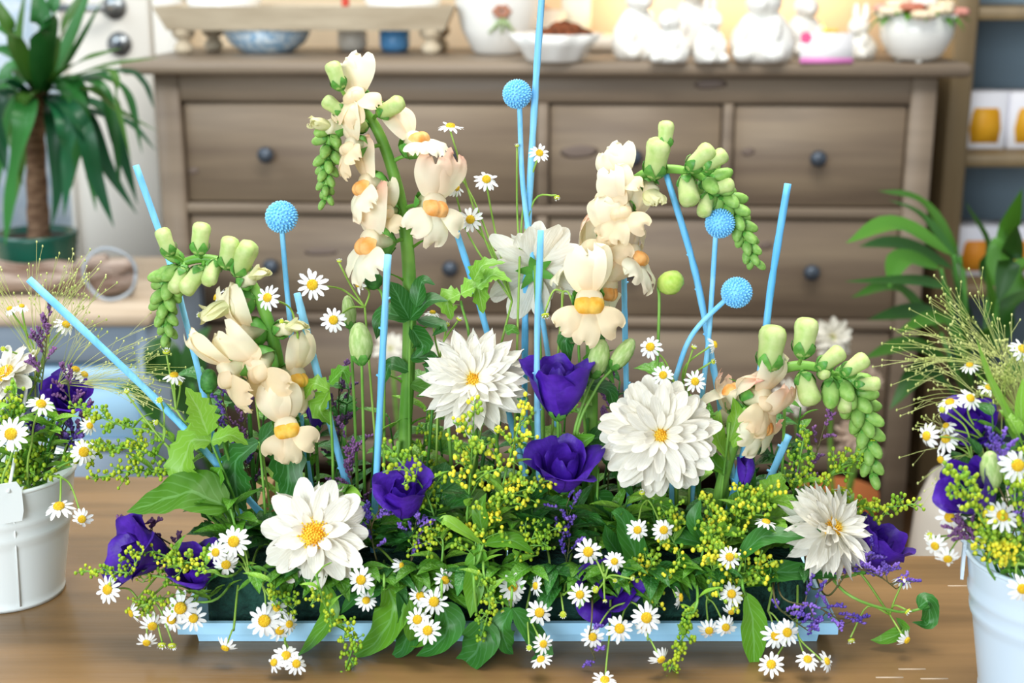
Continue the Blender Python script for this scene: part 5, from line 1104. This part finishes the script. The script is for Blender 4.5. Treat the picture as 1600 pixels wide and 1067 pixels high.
leaves_thing('light leaf cluster right of the tall snapdragon stem', 730, [(735, 560), (720, 470)], 1.035, [([(720, 460), (700, 470), (705, 500)], 46, pr_ovate, m_leafl, .2), ([(720, 460), (745, 450), (755, 490)], 46, pr_ovate, m_leafl, .2), ([(745, 450), (770, 430), (800, 440)], 40, pr_ovate, m_leafl, .2), ([(740, 440), (755, 415), (790, 410)], 36, pr_ovate, m_leafl, .2), ([(790, 520), (800, 515), (812, 522)], 26, pr_ovate, m_leaf)])
leaves_thing('curled green leaves between the purple bloom and middle snapdragon', 930, [(915, 680), (905, 560), (905, 530)], 1.02, [([(905, 530), (885, 530), (890, 570)], 36, pr_ovate, m_leafd), ([(905, 530), (930, 515), (945, 535)], 44, pr_ovate, m_leaf), ([(910, 560), (940, 570), (960, 600)], 36, pr_ovate, m_leaf), ([(905, 520), (885, 510), (878, 520)], 26, pr_ovate, m_leafd), ([(915, 600), (950, 610), (960, 640)], 38, pr_ovate, m_leafd), ([(915, 690), (950, 680), (930, 700)], 44, pr_ovate, m_leafd)])
leaves_thing('broad green stem leaves left of the round dahlia', 930, [(930, 850), (935, 730)], .99, [([(930, 700), (960, 720), (990, 780)], 50, pr_lance, m_leafd), ([(930, 770), (950, 800), (960, 830)], 50, pr_ovate, m_leafd), ([(930, 680), (900, 700), (905, 730)], 36, pr_lance, m_leaf)])
leaves_thing('light sepal-like leaves right of the round dahlia', 1130, [(1125, 800), (1140, 660)], .99, [([(1140, 720), (1120, 680), (1125, 640)], 30, pr_lance, m_leafl), ([(1145, 700), (1160, 660), (1170, 630)], 30, pr_lance, m_leafl), ([(1135, 740), (1115, 720), (1110, 700)], 34, pr_ovate, m_leaf), ([(1140, 690), (1150, 650), (1145, 620)], 26, pr_lance, m_leafl)])
leaves_thing('leafy chamomile foliage beside the pale lisianthus bud', 520, [(520, 720), (515, 620)], .995, [([(515, 610), (500, 640), (520, 665)], 40, pr_ovate, m_leafl, .2), ([(515, 610), (490, 600), (475, 625)], 34, pr_ovate, m_leafl, .2), ([(515, 600), (535, 580), (545, 600)], 30, pr_ovate, m_leaf, .2)])
# ---- filler stems
LMK = ['the far left big leaf', 'the left toothed leaves', 'the left arching snapdragon', 'the left front dahlia left petals', 'the left front dahlia centre', 'the left front dahlia right petals', 'the upright twig near centre',
       'the rose-like purple lisianthus', 'the tall snapdragon stem', 'the middle dahlia left petals', 'the centre of the middle dahlia', 'the middle dahlia right petals', 'the cut-top twig beside the purple blooms', 'the stacked purple lisianthus pair',
       'the slanting green buds', 'the round dahlia left petals', 'the centre of the round dahlia', 'the round dahlia right petals', 'the small purple bud', 'the right snapdragon blossoms', 'the short leaning twig', 'the side-facing dahlia']
for k, lm in enumerate(LMK):
    x = 352 + k * 43
    for s in (0, 1):
        xx = x + 20 * s + R.uniform(-8, 8)
        if s == 0: pth = [(xx + R.uniform(-14, 14), 790), (xx + R.uniform(-24, 24), R.uniform(590, 680))]; lab = 'tall leafy green stem in the back row behind ' + lm; D = 1.05; n = 18; sz = 56
        else: pth = [(xx + R.uniform(-14, 14), 850), (xx + R.uniform(-20, 20), R.uniform(770, 830))]; lab = 'low leafy green stem in the front below ' + lm; D = .98; n = 17; sz = 70
        leafy(lab, pth, D, xx, n, sz * R.uniform(.85, 1.1), LB if (k + s) % 4 == 0 else LF, (m_leafd, m_leaf, m_leaf, m_leafd, m_leafl)[(k * 2 + s) % 5], 'green filler stems in the flower tray')
    xx = x + R.uniform(-10, 10)
    mid_ = 2 <= k <= 18
    leafy('short leaves spilling over the tray edge straight below ' + lm, [(xx, 885), (xx + R.uniform(-22, 22), R.uniform(890, 925))], .948, root(xx, .985), 14 if mid_ else 5, R.uniform(50, 66) if mid_ else 40, LF, (m_leafd, m_leaf, m_leaf)[k % 3], 'green filler stems spilling over the tray front', droop=.75)
    rt = root(x + 10); t = thing('bare_stem', 'upright bare green stalk rising at the back behind ' + lm, 'stem', rt, 'bare green stalks in the arrangement')
    add_stem(t, [rt, P(x + R.uniform(0, 16), 800, 1.03), P(x + R.uniform(-10, 26), R.uniform(610, 690), 1.03)], R.uniform(.0014, .0026), (m_green, m_gdark)[k % 2])

# ================================================================ LEFT BUCKET
BLM = ('leaning to the right front', 'leaning to the left rear', 'in the middle front', 'leaning to the right rear', 'leaning to the left front', 'upright at the back', 'upright in the centre', 'bending over the rim', 'shortest near the rim')
def inb(B, dx, dy): return B + Vector((dx, dy, 0))
def bk(B, r, a): return B + Vector((r * cos(a), r * sin(a), 0))
dahlia('white dahlia in the left bucket at the picture edge', 12, 588, 1.05, (-.5, .6, .6), 56, 'single', 0, 21, stem=[inb(LBK, .0, 0), P(20, 660, 1.05)])
lisianthus('purple lisianthus in the left bucket', 106, 626, 1.05, (.2, .6, .75), 66, 'rose', 0, 22, stem=[inb(LBK, .03, .01), P(80, 690, 1.05)])
lb = [('large chamomile head at the left picture edge in the bucket', (15, 720, 1.0), [(17, 678, 29, (-.05, .15, 1), 'open', .985)]), ('chamomile above the left bucket handle tab', (50, 690, 1.0), [(64, 631, 24, (.4, .7, .5), 'open', 1.0)]),
      ('chamomile at the right side of the left bucket', (95, 730, 1.03), [(131, 706, 24, (.3, .1, .9), 'open', 1.0), (140, 665, 16, (.6, .3, .5), 'open', 1.03)]), ('chamomile sprig hanging over the left bucket rim', (95, 745, .995), [(92, 791, 26, (.1, .85, .5), 'open', .975), (128, 811, 19, (.3, -.2, .9), 'back', .975)]),
      ('chamomile sprig high over the left bucket', (60, 590, 1.06), [(15, 482, 14, (-.3, .7, .5), 'back', 1.06), (34, 478, 13, (.2, .8, .4), 'back', 1.06), (103, 507, 19, (.5, .5, .4), 'back', 1.06), (75, 523, 10, Fc, 'bud', 1.06), (5, 545, 10, Fc, 'bud', 1.06)]),
      ('pale chamomile cluster over the left bucket purple bloom', (95, 620, 1.06), [(118, 577, 20, (.4, .8, .3), 'back', 1.06), (132, 585, 18, (.6, .6, .3), 'back', 1.06), (110, 590, 14, Up, 'bud', 1.06)])]
for i, (l, j, h) in enumerate(lb): chamomile(l, bk(LBK, .03, -1.2 + i * .8), j, h, 1.02, 0)
for i, (l, pth) in enumerate((('green goldenrod over the left bucket tab', [(40, 740), (50, 700)]), ('green goldenrod at the left bucket picture edge', [(15, 690), (20, 630)]), ('green goldenrod leaning right from the left bucket', [(90, 730), (150, 705)]), ('low green goldenrod inside the left bucket front', [(20, 760), (30, 735)]))):
    goldenrod(l, pth, 1.02, bk(LBK, .025, i * 1.5), False, 38, 4, 14, 4, .4, 8, m_leaf)
for i, (l, pth, mm) in enumerate((('dark mauve limonium tall in the left bucket', [(60, 640), (70, 560), (75, 505)], m_limd), ('mauve limonium right of the left bucket handle', [(90, 690), (110, 650), (105, 590)], m_limd), ('purple limonium at the right rim of the left bucket', [(90, 720), (105, 690), (120, 680)], m_lim), ('purple limonium behind the left bucket chamomile', [(35, 720), (45, 690), (50, 670)], m_lim), ('dark limonium spreading right above the left bucket rim', [(90, 720), (110, 690), (135, 650)], m_limd))):
    limonium(l, pth, 1.04, bk(LBK, .02, i * 1.2), 12, 36, mm)
panic_grass('fine panic grass over the left bucket spreading to the right', bk(LBK, .01, 0), [(70, 680), (80, 600)], 1.05, [(90, 600, -15, 75, 190, 22), (70, 560, 30, 110, 170, 14), (130, 600, -20, 40, 150, 18)])
panic_grass('fine panic grass straight up from the left bucket', bk(LBK, .015, 2), [(50, 660), (55, 580)], 1.06, [(55, 560, 55, 130, 190, 24)])
for k, lm in enumerate(BLM): leafy('leafy green stem in the left bucket, ' + lm, [(16 + 70 * cos(k * 2.4) * .9, 720 - 10 * (k % 3)), (16 + 85 * cos(k * 2.4), 660 - 20 * (k % 4))], 1.06 - .02 * (k % 3), bk(LBK, .03, k * 2.4), 13, 48, LF, (m_leaf, m_leafd, m_leafl)[k % 3], 'leafy stems in the left bucket')

# ================================================================ RIGHT BUCKET
lisianthus('purple lisianthus at the front of the right bucket', 1523, 770, .86, (-.75, .45, .5), 92, 'cup', 0, 31, stem=[bk(RBK, .03, 3.4), P(1550, 840, .865)])
lisianthus('purple lisianthus deeper in the right bucket', 1522, 665, .9, (-.4, .5, .7), 70, 'open', 0, 32, stem=[bk(RBK, .02, 2.6), P(1545, 760, .9)])
sprout = P(1548, 735, .865)
rb = [('side-on chamomile at the left of the right bucket', (1520, 720, .88), [(1448, 681, 23, (-.85, .1, .4), 'open', .87), (1472, 640, 12, Lf, 'bud', .88)]), ('chamomile pair at the top left of the right bucket', (1540, 690, .89), [(1484, 628, 22, (-.3, .8, .3), 'open', .885), (1516, 622, 21, (.3, .5, .8), 'open', .88), (1478, 665, 16, (-.5, .6, .3), 'back', .885)]),
      ('white chamomile cluster behind the right bucket purple bloom', (1530, 730, .88), [(1478, 686, 22, (-.5, .5, .5), 'back', .88), (1470, 718, 18, (-.8, -.1, .4), 'back', .88), (1505, 745, 18, (-.1, .9, .2), 'open', .88)]), ('chamomile at the right picture edge in the right bucket', (1575, 760, .86), [(1590, 727, 30, (.1, .2, 1), 'open', .84), (1575, 715, 12, Up, 'bud', .85)]),
      ('chamomile under the right bucket purple bloom', (1565, 840, .85), [(1566, 806, 27, (0, .5, .9), 'open', .84)]), ('side-on chamomile on the right bucket left flank', (1520, 830, .87), [(1484, 808, 25, (-.6, .1, .7), 'open', .86)]),
      ('chamomile trio drooping left of the right bucket rim', (1520, 850, .865), [(1453, 838, 16, (-.9, .2, .2), 'bud', .86), (1461, 853, 20, (-.6, -.3, .7), 'open', .855), (1481, 873, 21, (-.2, -.6, .7), 'open', .85)]), ('chamomile on the right bucket front rim', (1590, 880, .83), [(1597, 920, 24, (.1, .1, 1), 'open', .815)]),
      ('chamomile heads at the top edge of the right bucket', (1570, 620, .9), [(1545, 605, 18, (.0, .7, .5), 'open', .89), (1515, 570, 17, (-.2, .8, .4), 'back', .9), (1597, 545, 22, (.3, .5, .7), 'open', .89)])]
for i, (l, j, h) in enumerate(rb): chamomile(l, bk(RBK, .03, 2 + i * .6), j, h, .87, 0)
for i, (l, pth, y) in enumerate((('yellow goldenrod at the front of the right bucket', [(1545, 890), (1550, 850), (1545, 820)], True), ('yellow goldenrod right of the front one in the right bucket', [(1580, 900), (1575, 870), (1570, 845)], True), ('green goldenrod over the right bucket purple bloom', [(1540, 820), (1520, 780), (1490, 745)], False), ('green goldenrod at the right picture edge', [(1590, 800), (1600, 720)], False))):
    goldenrod(l, pth, .845, bk(RBK, .025, 3.4 + i * .5), y, 38, 3, 15, 4.6, .4, 8, m_leaf)
for i, (l, pth, mm) in enumerate((('purple limonium at the right bucket front', [(1580, 850), (1595, 810), (1600, 780)], m_lim), ('dark limonium over the left rim of the right bucket', [(1550, 870), (1520, 840), (1495, 830)], m_limd), ('purple limonium at the top of the right bucket', [(1560, 760), (1565, 720), (1560, 700)], m_lim))):
    limonium(l, pth, .85, bk(RBK, .02, 3 + i), 12, 40, mm)
sprout_st = bk(RBK, .02, 2.2)
t = thing('lisianthus_bud', 'pale green lisianthus bud above the right bucket purple bloom', 'flower bud', sprout_st); c = P(1551, 735, .855)
part('bud', BUD, m_lbud, t, frame(c - UP * 30 * mpp(c), cdir((-.1, 1, .1)), -FWD, 62 * mpp(c))); part('calyx', CAL, m_sepal, t, frame(c - UP * 30 * mpp(c), UP, -FWD, 44 * mpp(c))); add_stem(t, [sprout_st, P(1556, 820, .86), c - UP * 30 * mpp(c)], .0013)
panic_grass('fine panic grass fanning left from the right bucket', bk(RBK, .01, 3), [(1570, 760), (1565, 600)], .9, [(1545, 570, 120, 195, 175, 22), (1565, 560, 100, 170, 150, 16), (1530, 620, 130, 205, 130, 12), (1580, 600, 60, 160, 110, 20)])
panic_grass('fine panic grass hanging left of the right bucket', bk(RBK, .015, 3.3), [(1560, 790), (1535, 700)], .885, [(1530, 700, 150, 235, 120, 9)])
panic_grass('dense pale panic grass plume at the right picture edge', bk(RBK, .01, .5), [(1590, 760), (1590, 660)], .885, [(1590, 640, 20, 170, 80, 60), (1600, 600, 20, 170, 70, 50)])
leaves_thing('long grass blades rising from the right bucket', bk(RBK, .015, 2.8), [(1590, 740)], .87, [([(1600, 700), (1570, 640), (1545, 590), (1525, 527)], 24, pr_lance, m_leafl), ([(1590, 700), (1575, 660), (1565, 620)], 20, pr_lance, m_leafl), ([(1600, 680), (1595, 640), (1598, 590)], 26, pr_lance, m_leafl), ([(1540, 830), (1515, 830), (1505, 822)], 26, pr_lance, m_leafd)], 'grass_blades')
for k, lm in enumerate(BLM): leafy('leafy green stem in the right bucket, ' + lm, [(1590 + 60 * cos(k * 2.4), 830 - 10 * (k % 3)), (1585 + 75 * cos(k * 2.4), 740 - 30 * (k % 4))], .885 - .012 * (k % 3), bk(RBK, .03, k * 2.4), 13, 52, LF, (m_leaf, m_leafd, m_leafl)[k % 3], 'leafy stems in the right bucket')
